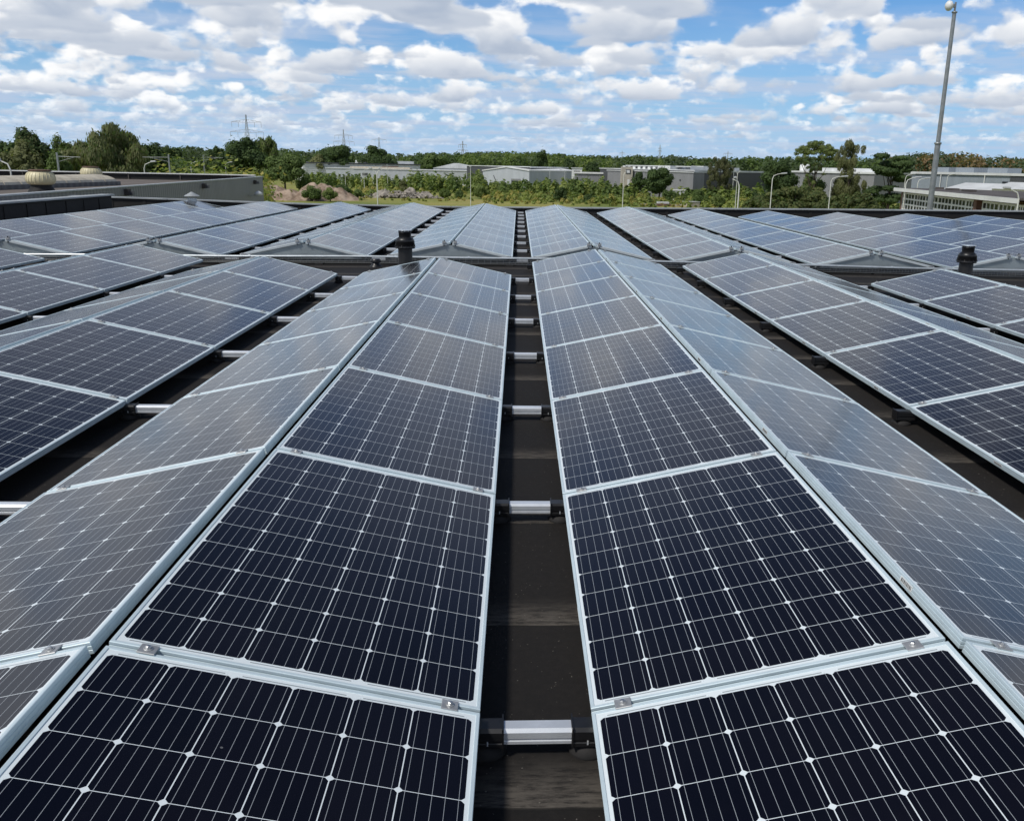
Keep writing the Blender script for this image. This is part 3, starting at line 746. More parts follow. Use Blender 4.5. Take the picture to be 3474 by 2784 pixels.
def crown_blobs(kind, w_, h_, rs):
    """sub-crowns in a tree of width w_, height h_ (ground at 0)"""
    out = []; r = w_/2
    if kind == 'round':
        z0 = h_*.22; hc = (h_-z0)/2
        for _ in range(22):
            u = rs.normal(size=3); u /= np.linalg.norm(u); f = rs.uniform(.45, .78)
            k = rs.uniform(.24, .42); out.append((u[0]*r*f, u[1]*r*f, z0+hc+u[2]*hc*f, r*k, r*k, hc*k*.85))
        out.append((0, 0, z0+hc, r*.55, r*.55, hc*.6))
    elif kind == 'wide':
        for _ in range(30):
            q = rs.uniform(0, 6.283); f = rs.rand()**.5*.82; zt = h_*(1-.55*f*f)
            k = rs.uniform(.16, .30); z = rs.uniform(.35, 1)*zt-h_*.12
            out.append((math.cos(q)*r*f, math.sin(q)*r*f, max(h_*.15, z), r*k, r*k, h_*rs.uniform(.10, .17)))
    elif kind == 'tall':
        for i in range(22):
            t = (i+.5)/22; ww = r*math.sin(math.pi*min(1, .18+t*.80))**.8; q = rs.uniform(0, 6.283)
            out.append((math.cos(q)*ww*.5, math.sin(q)*ww*.5, h_*(.14+.82*t), max(.2, ww*.55), max(.2, ww*.55), h_*.07))
    elif kind == 'willow':
        for _ in range(34):
            q = rs.uniform(0, 6.283); f = rs.rand()**.5*.85; zt = h_*(1-.50*f**2.2)
            z = zt-h_*rs.uniform(.04, .45); out.append((math.cos(q)*r*f, math.sin(q)*r*f, max(h_*.2, z), r*.20, r*.20, h_*.11))
    elif kind == 'umbrella':
        for _ in range(70):
            q = rs.uniform(0, 6.283); f = rs.rand()**.5*.92; zt = h_*(.99-.17*f*f)
            out.append((math.cos(q)*r*f, math.sin(q)*r*f, zt-rs.rand()**1.5*h_*.13, r*rs.uniform(.08, .20), r*.17, h_*.030))
        for _ in range(26):
            q = rs.uniform(0, 6.283); f = rs.uniform(.1, .7); out.append((math.cos(q)*r*f, math.sin(q)*r*f, h_*rs.uniform(.34, .78), r*.10, r*.10, h_*.022))
    elif kind == 'weeping':
        for _ in range(80):
            q = rs.uniform(0, 6.283); t = rs.uniform(.2, .95); ww = r*max(.12, 1-abs((t-.58)/.43)**3)**.5; f = rs.rand()**.5*.9
            out.append((math.cos(q)*ww*f, math.sin(q)*ww*f, h_*t, r*.17, r*.17, h_*.065))
    elif kind == 'mound':
        for _ in range(70):
            q = rs.uniform(0, 6.283); f = rs.rand()**.5*.93; zt = h_*(1-.42*f**3)
            out.append((math.cos(q)*r*f, math.sin(q)*r*f, zt*rs.uniform(.80, .95), r*rs.uniform(.08, .15), r*.12, h_*rs.uniform(.04, .075)))
        out.append((0, 0, h_*.3, r*.85, r*.85, h_*.5))
    elif kind == 'pine':
        for _ in range(30):
            t = rs.rand(); q = rs.uniform(0, 6.283); f = rs.rand()**.5*(1-.55*t)
            out.append((math.cos(q)*r*f, math.sin(q)*r*f, h_*(.18+.78*t), r*.30, r*.30, h_*.045))
    elif kind == 'bush':
        for _ in range(14):
            q = rs.uniform(0, 6.283); f = rs.rand()**.5*.7; zt = h_*(1-.6*f*f)
            out.append((math.cos(q)*r*f, math.sin(q)*r*f, zt*rs.uniform(.35, .85), r*.34, r*.34, h_*.20))
    return out
TN = [0]
def tree(kind, px0, px1, ytop, D, M, label, n=2600, lsize=.55, name=None, cat=None, group=None, ybase=None):
    TN[0] += 1; rs = np.random.RandomState(100+TN[0])
    pc = (px0+px1)/2; g = spot(pc, D)
    w_ = (px1-px0)/FOC*D*1.03; h_ = at(pc, ytop, D).z-GZ
    t = thing(name or ('bush' if kind == 'bush' else 'tree'), g, label, cat or ('bush' if kind == 'bush' else 'tree'), group, rs.uniform(0, 6))
    bl = crown_blobs(kind, w_, h_, rs); n = int(n*3.2); lsize = lsize*.54
    mats = M if isinstance(M, (list, tuple)) else [M]
    p, u = blob_points(bl, n, rs, .5)
    keep = p[:, 2] > .15; p, u = p[keep], u[keep]; k = len(p)
    nr = u*1.2+rs.normal(size=(k, 3))*.38+np.array((0, 0, .35))
    sz = lsize*rs.uniform(.55, 1.45, k)
    mi = (rs.rand(k) < .25).astype(int) if len(mats) > 1 else None
    if kind in ('willow', 'weeping'):
        sz = sz*.85
        leaves('crown', mats, p, nr*np.array((1, 1, .25)), sz*.7, t, 2.8, np.array((0, 0, -1.0)), mi, seed=TN[0])
    else:
        leaves('crown', mats, p, nr, sz, t, 1.35, None, mi, seed=TN[0])
    mb = MB(); r0 = max(.06, w_*.022)
    lean = rs.uniform(-.05, .05)*w_
    if kind == 'bush':
        for _ in range(4):
            b = bl[rs.randint(len(bl))]; mb.tube([(0, 0, 0), (b[0]*.5, b[1]*.5, b[2]*.5), (b[0], b[1], b[2])], [r0, r0*.7, r0*.3], 5)
    else:
        top = h_*(.62 if kind != 'umbrella' else .60)
        trunk = [(0, 0, 0), (lean*.3, lean*.2, top*.35), (lean*.8, -lean*.4, top*.7), (lean, lean*.3, top)]
        mb.tube(trunk, [r0*1.25, r0, r0*.75, r0*.45], 8)
        nb = 12 if kind in ('umbrella', 'pine', 'weeping') else 7
        for q in range(nb):
            b = bl[rs.randint(len(bl))]; s = rs.uniform(.35, .98); st = Vector((lean*s, 0, top*s)); e = Vector(b[:3])
            if e.z < st.z-h_*.1: st = Vector((lean*.5, 0, max(.3, e.z*.7)))
            md = (st+e)/2+Vector((rs.uniform(-.1, .1)*w_*.3, rs.uniform(-.1, .1)*w_*.3, -.03*h_)); mb.tube([st, md, e], [r0*.45, r0*.3, r0*.12], 5)
    mb.build('stem' if kind == 'bush' else 'trunk', M_BARK, t)
    return t
# left edge trees behind the neighbouring roof
tree('round', -60, 62, 470, 150, L_DARK, 'dark green tree at the far left edge behind the roof with the cream vents', 3000, .6)
tree('round', 60, 168, 418, 158, [L_DARK, L_OLIVE], 'tall ragged oak behind the front cream vent', 3600, .55)
tree('round', 10, 130, 470, 132, L_OLIVE, 'olive green birch in front of the tall ragged oak', 3000, .5)
tree('round', 186, 264, 446, 165, [L_MID, L_OLIVE], 'lighter round tree in the gap between oak and big willow', 2200, .5)
tree('round', 150, 235, 500, 140, L_MID, 'low mid green tree below the lighter round tree', 2000, .5)
tree('willow', 228, 505, 416, 150, [L_OLIVE, L_MID], 'big olive willow, tallest broad crown on the left', 7500, .62)
tree('round', 440, 560, 455, 172, L_DARK, 'dark tree directly right of the big willow', 3200, .6)
tree('round', 545, 615, 487, 330, L_DARK, 'small dark round tree on the left skyline right of the willow', 1500, .9)
tree('round', 705, 762, 490, 330, L_DARK, 'dark round tree on the skyline left of the light green willow group', 1500, .9)
tree('round', 765, 905, 458, 235, L_DARK, 'dense dark oak standing below the largest pylon', 4200, .75)
tree('willow', 850, 955, 468, 245, [L_LIGHT, L_OLIVE], 'pale green willow between dark oak and bright green tree', 3200, .75)
tree('round', 892, 1032, 500, 225, L_MID, 'bright mid green tree left of the white corrugated hall', 4200, .7)
tree('round', 1067, 1192, 484, 420, L_DARK, 'dark round tree behind the white corrugated hall', 3000, 1.2)
tree('round', 1052, 1112, 520, 415, L_OLIVE, 'lighter low tree at the left foot of the dark round tree behind the hall', 1500, 1.0)
tree('wide', 1208, 1356, 488, 430, L_DARK, 'wide domed tree below the small pylon top', 3800, 1.2)
tree('round', 1350, 1412, 525, 440, L_MID, 'small mid green tree right of the wide domed tree', 1300, 1.1)
tree('round', 1420, 1520, 515, 450, L_MID, 'rounded tree left of the lattice pylon with antennas', 1800, 1.2)
tree('round', 1808, 1856, 502, 420, L_DARK, 'pointed dark tree rising above the tree line right of centre', 1200, 1.0)
tree('round', 1905, 1950, 528, 380, L_DARK, 'dark compact tree behind the shaded side of the gabled hall', 1300, .9)
tree('round', 1988, 2036, 538, 360, L_DARK, 'dark upright tree behind the small white cabin', 1100, .9)
tree('round', 2212, 2262, 538, 310, L_LIGHT, 'pale green tree top behind the dome shaped dark tree', 1200, .8)
tree('round', 2184, 2298, 556, 238, L_DARK, 'dome shaped dark tree in front of the mid grey hall', 4800, .65)
tree('round', 2142, 2194, 578, 262, L_DARK, 'thin dark tree beside the beige tower', 1000, .6)
tree('weeping', 2398, 2490, 530, 255, [L_BROWNISH, L_OLIVE], 'thin brownish green tree in front of the anthracite hall', 4200, .45)
tree('round', 2580, 2702, 527, 215, L_DARK, 'broad dark oak in front of the right hall', 5200, .62)
tree('umbrella', 2697, 2832, 478, 205, [L_LIGHT, L_OLIVE], 'airy tree with bare forked limbs and a flat crown', 4200, .34)
tree('weeping', 2834, 2940, 476, 200, [L_OLIVE, L_BROWNISH], 'weeping birch right of the airy flat crowned tree', 6200, .40)
tree('round', 2728, 2800, 590, 212, L_MID, 'small leafy tree at the foot of the airy flat crowned tree', 1600, .5)
tree('round', 2815, 2925, 585, 208, L_BROWNISH, 'low brownish tree at the foot of the weeping birch', 2000, .5)
tree('pine', 2942, 3108, 518, 212, L_DARK, 'dark spreading pine right of the weeping birch', 5000, .7)
tree('mound', 2545, 2860, 624, 112, [L_YEW, L_DARK], 'wide dark yew like shrub mass below the two lamp posts', 9000, .40, 'shrub', 'shrub')
tree('mound', 2790, 3030, 650, 105, [L_YEW, L_DARK], 'lower wide dark shrub beside the building with white windows', 7000, .38, 'shrub', 'shrub')
# single bushes on the waste ground
BG = 'bushes on the waste ground'
for a in [(1486, 1530, 632, 232, L_LIGHT, 'bright round bush beside the dirt path in the middle of the field'), (1118, 1195, 622, 225, L_DARK, 'dark bush growing on the right foot of the sand heap'),
          (1190, 1232, 642, 215, L_MID, 'small bush between sand heap and rubble pile'), (1878, 1930, 634, 222, L_DARK, 'dark upright bush in the field right of the aisle'),
          (1982, 2028, 656, 222, L_DARK, 'dark ball shaped bush close to the roof edge'), (2345, 2412, 640, 216, L_MID, 'green bush right of the pale crate'),
          (2548, 2606, 642, 190, L_DARK, 'dark bush at the left end of the wide shrub mass'), (1600, 1665, 626, 235, L_LIGHT, 'light bush right of the tall straight lamp post'),
          (1545, 1572, 642, 230, L_MID, 'small green bush left of the tall straight lamp post'), (2250, 2300, 640, 228, L_MID, 'mid green bush below the dome shaped dark tree'),
          (1345, 1385, 608, 262, L_OLIVE, 'grey green bush behind the rubble pile'), (1016, 1088, 622, 206, L_MID, 'bush growing on the middle of the sand heap'), (1085, 1145, 634, 205, L_LIGHT, 'light bush on the right slope of the sand heap'), (1000, 1052, 575, 232, L_MID, 'leafy bush on the crest of the sand heap'),
          (800, 860, 560, 215, L_LIGHT, 'light green bush at the left end of the sand heap'), (2420, 2470, 655, 205, L_LIGHT, 'light bush left of the double lamp posts')]:
    tree('bush', a[0], a[1], a[2], a[3], a[4], a[5], 900, .42, group=BG)

def thicket(name, specs, mats, label, cat, per, lsize, seed, tall=False, z0=0.0):
    """many small shrubs that read as one mass; specs: (px0, px1, D0, D1, hmin, hmax, count)"""
    rs = np.random.RandomState(seed); P, N, S, MI = [], [], [], []
    for (a, b, D0, D1, h0, h1, cnt) in specs:
        for _ in range(cnt):
            D = rs.uniform(D0, D1); g = spot(rs.uniform(a, b), D); h = rs.uniform(h0, h1)*(1 if rs.rand() < .8 else 1.25)
            r = h*(.30 if tall else .52)*rs.uniform(.8, 1.3); u = rs.normal(size=(per, 3)); u /= np.linalg.norm(u, axis=1, keepdims=True)
            rad = .45+.55*rs.rand(per)**.6; tt = (u[:, 2]*rad+1)/2
            tap = (1-.55*tt) if tall else (1-.25*tt)
            q = np.stack([u[:, 0]*rad*r*tap, u[:, 1]*rad*r*tap, tt*h], 1)+np.array((g.x, g.y, GZ+z0))
            P.append(q); N.append(u*.8+rs.normal(size=(per, 3))*.35+np.array((0, 0, .75))); S.append(lsize*rs.uniform(.5, 1.4, per)*(.7+.3*h/h1)); MI.append(np.full(per, rs.randint(len(mats))))
    o = leaves(name, mats, np.concatenate(P), np.concatenate(N), np.concatenate(S), None, 1.4, None, np.concatenate(MI), seed=seed)
    o['label'] = label; o['category'] = cat; return stuff(o)
thicket('birch_thicket', [(1040, 1130, 300, 345, 3.0, 5.2, 34), (1125, 1420, 300, 350, 2.4, 4.8, 70), (1380, 1640, 280, 315, 3.8, 5.8, 95), (1620, 1850, 275, 310, 2.2, 4.0, 80),
                          (1830, 2080, 262, 292, 3.4, 5.2, 90), (2040, 2200, 250, 280, 2.0, 4.0, 60), (2280, 2420, 240, 268, 2.0, 3.6, 40), (2400, 2600, 245, 275, 2.5, 4.5, 60), (2600, 2760, 225, 245, 2, 3.6, 30), (2880, 3080, 215, 235, 1.5, 3, 40)],
        [L_MID, L_MID, L_SCRUB, L_LIGHT], 'long thicket of young birches in front of the grey halls', 'thicket', 46, .75, 11, True)
thicket('scrub', [(495, 880, 138, 175, 5.2, 8.0, 130), (640, 900, 180, 205, 3, 6.5, 60), (1180, 1360, 228, 290, .5, 1.8, 70), (1370, 1700, 232, 285, .5, 1.6, 45), (1640, 2060, 218, 258, .6, 2.0, 110), (2040, 2350, 215, 240, .7, 2.0, 100), (2330, 2600, 200, 240, .8, 2.2, 90)],
        [L_SCRUB, L_LIGHT, L_YELLOW, L_SCRUB], 'yellow green scrub and saplings spread over the waste ground', 'scrub', 34, .55, 12)
thicket('weeds', [(1150, 1700, 212, 300, .2, .6, 160), (1640, 2600, 205, 262, .3, .9, 420), (2600, 3100, 190, 235, .3, .9, 150)],
        [L_YELLOW, L_SCRUB], 'tall yellowing weeds and grass on the waste ground', 'weeds', 14, .6, 13)

# far woods
TOPS = [(-300, 500), (0, 498), (545, 494), (640, 491), (760, 500), (905, 498), (1040, 502), (1200, 512), (1345, 520), (1490, 515), (1560, 514), (1650, 511), (1800, 512), (1930, 519), (2000, 523), (2100, 524), (2200, 523), (2300, 525), (2360, 530), (2470, 528), (2560, 528), (2700, 526), (2850, 531), (2960, 531), (3040, 530), (3474, 540), (3800, 545)]
def woods(name, a, b, D0, D1, tops, mats, label, cnt, per, lsize, seed, lift=0.0, rustc=None, crown=6.0):
    rs = np.random.RandomState(seed); P, N, S, MI = [], [], [], []
    for _ in range(cnt):
        px = rs.uniform(a, b); D = rs.uniform(D0, D1); g = spot(px, D)
        yt = float(np.interp(px, [t[0] for t in tops], [t[1] for t in tops]))
        zt = at(px, yt, D).z*1.0; zt = GZ+(zt-GZ)*rs.uniform(.84, 1.0)
        r = crown*rs.uniform(.7, 1.25); h = zt-GZ; hh = min(h*.5, crown*rs.uniform(1.0, 1.6))
        u = rs.normal(size=(per, 3)); u /= np.linalg.norm(u, axis=1, keepdims=True); rad = .72+.28*rs.rand(per)**.5
        q = np.stack([u[:, 0]*rad*r, u[:, 1]*rad*r, zt-hh+u[:, 2]*rad*hh], 1)+np.array((g.x, g.y, 0))
        low = rs.rand(per) < .22; q[low, 2] = GZ+rs.rand(low.sum())*(h-hh)
        P.append(q); N.append(u+rs.normal(size=(per, 3))*.45+np.array((0, 0, .35))); S.append(lsize*rs.uniform(.6, 1.4, per))
        k = rs.randint(len(mats)) if rustc is None else (1 if rs.rand() < rustc(px) else 0)
        MI.append(np.full(per, k))
    o = leaves(name, mats, np.concatenate(P), np.concatenate(N), np.concatenate(S), None, 1.3, None, np.concatenate(MI), seed=seed)
    o['label'] = label; o['category'] = 'woods'; return stuff(o)
woods('far_woods', -300, 3300, 620, 820, TOPS, [L_FAR, L_FAR, L_DARK, L_MID], 'continuous dark green woods along the whole horizon', 560, 230, 1.7, 21, crown=8)
woods('poplar_belt', 1560, 2110, 430, 520, [(1560, 520), (1640, 512), (1700, 510), (1800, 512), (1860, 516), (1900, 522), (2000, 527), (2110, 530)], [L_MID, L_FAR, L_LIGHT], 'belt of mixed lighter trees behind the gabled hall', 110, 170, 1.05, 22, crown=5)
woods('brown_tinted_woods', 3020, 3800, 430, 520, [(3020, 526), (3060, 515), (3140, 511), (3250, 510), (3340, 517), (3474, 533), (3800, 545)], [L_FAR, L_RUST], 'woods with rust brown dying crowns behind the right mast', 170, 170, 1.2, 23,
      rustc=lambda px: .55*math.exp(-((px-3270)/110)**2)+.10 if px < 3420 else .02, crown=6)
woods('left_woods', -200, 620, 190, 240, [(-200, 500), (0, 505), (300, 510), (560, 520), (620, 535)], [L_DARK, L_MID, L_DARK], 'dark woods closing the view between the left trees', 80, 260, .7, 24, crown=4.5)

# ------------------------------------------------------------------ far buildings
def hall(name, label, cat, px0, px1, D0, D1, ytop, depth, wallm, roofm, trim=None, over=.25, H=None):
    a, b = spot(px0, D0), spot(px1, D1); d = b-a; L_ = d.length; rz = math.atan2(d.y, d.x)
    H = H or (at(px0, ytop, D0).z-GZ)
    t = thing(name, a, label, cat, None, rz)
    mb = MB(); mb.box((L_/2, depth/2, H/2), (L_, depth, H)); mb.build('wall', wallm, t)
    mb = MB(); mb.box((L_/2, depth/2, H+.12), (L_+2*over, depth+2*over, .24)); mb.build('roof', roofm, t)
    if trim:
        mb = MB(); mb.box((L_/2, -over-.06, H+.02), (L_+2*over, .11, .5)); mb.build('fascia', trim, t)
    return t, L_, H
def fx(px, px0, px1, D0, D1):                # facade position seen at pixel column px
    a, b = spot(px0, D0), spot(px1, D1); d = b-a; r = spot(px, 100)-CAM; c = CAM-a
    den = r.x*d.y-r.y*d.x
    s = (c.y*r.x-c.x*r.y)/(d.y*r.x-d.x*r.y); return s*d.length
def win(t, x, z, w_, h_, name='window', fm=None, nx=3, nz=1, bar=.08, y=-.05, pm=None):
    mb = MB()
    for i in range(nx+1): mb.box((x+w_*(i/nx-.5), y, z), (bar, .045, h_+bar))
    for j in range(nz+1):
        for i in range(nx): mb.box((x+w_*((i+.5)/nx-.5), y, z+h_*(j/nz-.5)), (w_/nx-bar, .035, bar))
    f = mb.build(name, fm or M_WHITE, t)
    MB().box((x, y+.02, z), (w_-.02, .03, h_-.02)).build('pane', pm or M_PANE, f); return f
# white corrugated hall with long lower grey wing
t, L_, H = hall('warehouse', 'long white hall with dark window band and pale roof, left of centre', 'warehouse', 1027, 1425, 410, 425, 552, 40, M_WHITEHALL, M_ROOFWHITE, M_DARKHALL)
X = lambda px: fx(px, 1027, 1425, 410, 425)
for a, b in ((1098, 1142), (1144, 1178), (1180, 1218), (1220, 1254), (1256, 1290), (1296, 1350)):
    MB().box(((X(a)+X(b))/2, -.08, H-1.7), (X(b)-X(a), .10, 1.9)).build('window_band', M_LIGHTHALL if a < 1290 else M_REDBRICK, t)
MB().box(((X(1090)+X(1142))/2, -.05, H-2.6), (X(1098)-X(1090), .08, 4.5)).build('dark_panel', M_DARKHALL, t)
for a, b, hh in ((1245, 1430, 1.2), (1300, 1330, 2.0)):
    MB().box(((X(a)+X(b))/2, 14, H+.3+hh/2), (X(b)-X(a), 8, hh)).build('rooflight', M_ROOFWHITE, t)
t, L_, H = hall('warehouse', 'lower pale grey wing in front of the long white hall', 'warehouse', 1104, 1632, 380, 370, 571, 22, M_LIGHTHALL, M_ROOFWHITE)
X = lambda px: fx(px, 1104, 1632, 380, 370)
win(t, X(1237), 3.6, 2.2, 1.2)
for a in (1180, 1300, 1450): MB().box((X(a), -.06, 1.5), (3.2, .1, 3.0)).build('loading_door', M_MIDHALL, t)
MB().box((X(1280), 8, H+.6), (X(1384)-X(1178), 6, .7)).build('rooflight', M_CREAMSHEET, t)
# white tent and low hall behind it
a = spot(1470, 400); t = thing('storage_tent', a, 'white tent roof behind the pale grey wing', 'tent', None, -.1)
MB().box((11, 6, 3.2), (22, 12, 6.4)).build('wall', M_WHITE, t); MB().prism([(-.3, -.3, 6.4), (22.3, -.3, 6.4), (9, -.3, 8.6)], (0, 12.6, 0)).build('roof', M_ROOFWHITE, t)
t, L_, H = hall('warehouse', 'white low hall with flat roof right of the pylon with antennas', 'warehouse', 1575, 1652, 400, 400, 563, 20, M_WHITEHALL, M_ROOFWHITE)
# gabled hall
a, b = spot(1638, 330), spot(1796, 318); d = b-a; L_ = d.length
t = thing('gabled_hall', a, 'pale grey gabled hall with roller door in the middle distance', 'warehouse', None, math.atan2(d.y, d.x))
hA, hR = at(1640, 580, 330).z-GZ, at(1720, 568, 325).z-GZ; hB = at(1796, 580.5, 318).z-GZ
MB().prism([(0, 0, 0), (L_, 0, 0), (L_, 0, hB), (L_*.52, 0, hR), (0, 0, hA)], (0, 30, 0)).build('wall', M_LIGHTHALL, t)
mb = MB()
mb.prism([(-.2, -.3, hA), (L_*.52, -.3, hR), (L_*.52, -.3, hR+.3), (-.2, -.3, hA+.3)], (0, 30.6, 0)); mb.prism([(L_*.52, -.3, hR), (L_+.2, -.3, hB), (L_+.2, -.3, hB+.3), (L_*.52, -.3, hR+.3)], (0, 30.6, 0)); mb.build('roof', M_WHITE, t)
dr = MB().box((L_*.72, -.06, 1.9), (4.0, .1, 3.8)).build('roller_door', M_MIDHALL, t); MB().box((L_*.72, -.12, 2.7), (3.6, .06, .9)).build('window', M_PANE, dr)
MB().tube([(L_*.24, -.15, 4.8), (L_*.30, -.15, 2.6)], .12, 6).build('downpipe', M_DARKHALL, t)
t, L_, H = hall('warehouse', 'hall with red upper wall behind the gabled hall', 'warehouse', 1640, 1802, 372, 360, 564, 20, M_REDBRICK, M_ROOFWHITE)
t, L_, H = hall('warehouse', 'shaded right side of the gabled hall, painted dark, with thin white roof edge', 'warehouse', 1797, 1925, 322, 352, 568, 25, M_DARKHALL, M_ROOFWHITE, M_WHITE)  # dark cladding colour stands for shade on the gabled hall's right side
MB().box((L_*.45, -.05, 1.4), (3, .1, 2.8)).build('door', M_MIDHALL, t)
t, L_, H = hall('cabin', 'small white cabin between the shaded gabled hall side and the mid grey hall', 'cabin', 1940, 1975, 330, 330, 571, 6, M_WHITE, M_ROOFWHITE); win(t, L_*.5, H-1.3, L_*.6, 1.0)
t, L_, H = hall('warehouse', 'low dark flat shed left of the beige tower', 'warehouse', 1950, 2068, 300, 300, 586, 14, M_MIDHALL, M_ROOFDARK, M_WHITE)
# mid grey hall with tower
t, L_, H = hall('warehouse', 'big mid grey hall behind the dome shaped dark tree', 'warehouse', 2062, 2354, 292, 272, 579, 45, M_MIDHALL, M_ROOFWHITE)
X = lambda px: fx(px, 2062, 2354, 292, 272)
for i in range(9): MB().box((X(2086+i*17), 6, H+.95), (1.0, 3, 1.3)).build('roof_fin', M_WHITE, t)
MB().box((X(2200), 6, H+1.7), (X(2300)-X(2080), 3.4, .25)).build('roof_canopy', M_ROOFWHITE, t)
MB().box((X(2310), -.06, H-2.2), (.5, .08, .5)).build('vent', M_DARKHALL, t); MB().box((X(2137), -.06, 3.2), (1.2, .1, 3.2)).build('window_strip', M_WHITE, t)
a = spot(2111, 284); t = thing('tower', a, 'beige concrete stair tower at the front of the mid grey hall', 'tower')
ht = at(2120, 566, 284).z-GZ; MB().box((1.6, 1.5, ht/2), (3.4, 3, ht)).build('wall', M_BEIGE, t); MB().box((1.9, -.06, ht-1.4), (1.5, .1, 1.3)).build('opening', M_DARKHALL, t); MB().box((1.9, -.1, ht-1.4), (.9, .1, .8)).build('louvre', M_WHITE, t); MB().box((2.1, -.06, ht-5), (.7, .08, 2.5)).build('window', M_WHITE, t)
t, L_, H = hall('warehouse', 'anthracite hall and shaded side of the mid grey hall under one pale roof', 'warehouse', 2355, 2600, 273, 300, 580, 40, M_DARKHALL, M_ROOFWHITE, M_ROOFWHITE)  # its left part puts the grey hall's shaded side into the colour
X = lambda px: fx(px, 2355, 2600, 273, 300)
for a, hh in ((2390, 1.1), (2440, 1.0), (2500, 1.2), (2560, .9)): MB().box((X(a), 12, H+.24+hh/2), (9, 5, hh)).build('rooflight', M_ROOFWHITE, t)
for a in (2363, 2488): MB().tube([(X(a), -.2, 0), (X(a), -.2, H)], .14, 6).build('downpipe', M_WHITE, t)
t, L_, H = hall('container', 'white container standing below the mid grey hall', 'container', 2289, 2330, 250, 250, 621, 2.4, M_WHITEHALL, M_WHITE, H=2.7)
for k in range(3): MB().box((L_*(k+.5)/3, -.04, 1.3), (L_/3-.25, .06, 2.2)).build('door', M_ROOFWHITE, t)
t, L_, H = hall('warehouse', 'blue grey hall behind the airy tree and the weeping birch', 'warehouse', 2690, 2968, 285, 272, 582, 40, M_MIDHALL, M_ROOFWHITE, M_ROOFWHITE)
X = lambda px: fx(px, 2690, 2968, 285, 272)
for a in (2800, 2850, 2910): MB().box((X(a), 8, H+.7), (8, 6, 1.1)).build('rooflight', M_ROOFWHITE, t)
p = spot(2729, 290); t = thing('tank', (p.x, p.y, GZ), 'white cylindrical tank rising above the hall left of the airy tree', 'tank'); zt = at(2729, 556, 290).z-GZ
MB().lathe([(1.45, 0), (1.45, zt-.5), (1.2, zt-.2), (.3, zt)], 20).build('shell', M_WHITE, t)
# right hall
t, L_, H = hall('warehouse', 'long blue grey hall behind the mast on the right', 'warehouse', 3096, 3560, 232, 205, 586, 45, M_BLUEHALL, M_ROOFWHITE, M_ROOFWHITE)
X = lambda px: fx(px, 3096, 3560, 232, 205)
MB().box(((X(3430)+X(3560))/2, -.06, H/2), (X(3560)-X(3430), .1, H-.4)).build('dark_bay', M_DARKHALL, t); MB().box((X(3415), -.13, H-2.2), (1.4, .1, 1.6)).build('window', M_PANE, t)
for a, b in ((3123, 3170), (3194, 3255), (3300, 3366)): MB().box(((X(a)+X(b))/2, 6, H+.24+.55), (X(b)-X(a), 4, 1.1)).build('roof_box', M_BLUEHALL, t)
for a in (3196, 3345): MB().tube([(X(a), -.25, 0), (X(a), -.25, H)], .10, 6).build('downpipe', M_WHITE, t)
# white saw-tooth roofs
for (p0, p1, D, yt, yb, lab) in ((3218, 3372, 135, 619, 640, 'white low gable roof behind the building with white windows'), (3372, 3560, 128, 617, 640, 'second white gable roof at the right edge behind the window building')):
    a, b = spot(p0, D), spot(p1, D*.97); d = b-a; L_ = d.length; t = thing('gable_shed', a, lab, 'shed', None, math.atan2(d.y, d.x))
    zt, zb = at(p0, yt, D).z-GZ, at(p0, yb, D).z-GZ
    MB().box((L_/2, 4, zb/2), (L_, 8, zb)).build('wall', M_WHITE, t)
    MB().prism([(-.2, -.4, zb), (-.2, 8.4, zb), (-.2, 4, zt)], (L_+.4, 0, 0)).build('roof', M_ROOFWHITE, t)
    MB().prism([(-.26, .6, zb+.1), (-.26, 7.4, zb+.1), (-.26, 4, zt-.25)], (.05, 0, 0)).build('gable', M_LIGHTHALL, t)
# building with the white window grids
D0, D1, P0, P1 = 92.0, 62.0, 3066, 3500
a, b = spot(P0, D0), spot(P1, D1); d = b-a; L_ = d.length
t = thing('window_building', a, 'low brick building with white gridded window bands at the right edge', 'building', None, math.atan2(d.y, d.x))
X = lambda px: fx(px, P0, P1, D0, D1)
H = at(P0, 638.5, D0).z-GZ
sk = 9.0; MB().prism([(0, 0, 0), (L_, 0, 0), (L_, 14, 0), (sk, 14, 0)], (0, 0, H-.2)).build('wall', M_BRICK, t)
rf = MB().prism([(-.15, -.6, H-.08), (L_+.4, -.6, H-.08), (L_+.4, 14.5, H-.08), (sk, 14.5, H-.08)], (0, 0, .12)).build('roof', M_ROOFDARK, t)
MB().box((L_/2+.1, -.66, H-.12), (L_+.5, .10, .30)).build('fascia', M_WHITE, t)
MB().box((X(3340), -.12, H*.5), (X(3348)-X(3337), .5, H-.6)).build('pier', M_BRICK, t)
bays = [3075, 3115, 3154, 3197, 3245, 3293, 3337, 3350, 3408, 3466, 3500]
for i in range(len(bays)-1):
    if i == 6: continue
    x0, x1 = X(bays[i])+.08, X(bays[i+1])-.08
    win(t, (x0+x1)/2, H-1.15, x1-x0, 1.45, nx=4, nz=3, bar=.13)
MB().box((L_/2, -.05, H-2.02), (L_-.3, .22, .14)).build('sill', M_WHITE, t)
for i in range(3): MB().box((X(3100)+i*4.5, 2.2, H+.12), (.9, .9, .18)).build('roof_hatch', M_ROOFDARK, t)
gx0 = X(3410); g = MB()
for i in range(5): g.tube([(gx0+i*1.4, 3, H), (gx0+i*1.4, 3, H+.75)], .03, 6)
for z in (.4, .75): g.tube([(gx0, 3, H+z), (gx0+5.6, 3, H+z)], .025, 6)
g.build('railing', M_LAMPGREY, t)
MB().prism([(gx0-2.2, 3.6, H+.04), (gx0-.4, 3.6, H+.04), (gx0-1.3, 3.6, H+.9)], (0, 3, 0)).build('roof_lantern', M_WHITE, t)
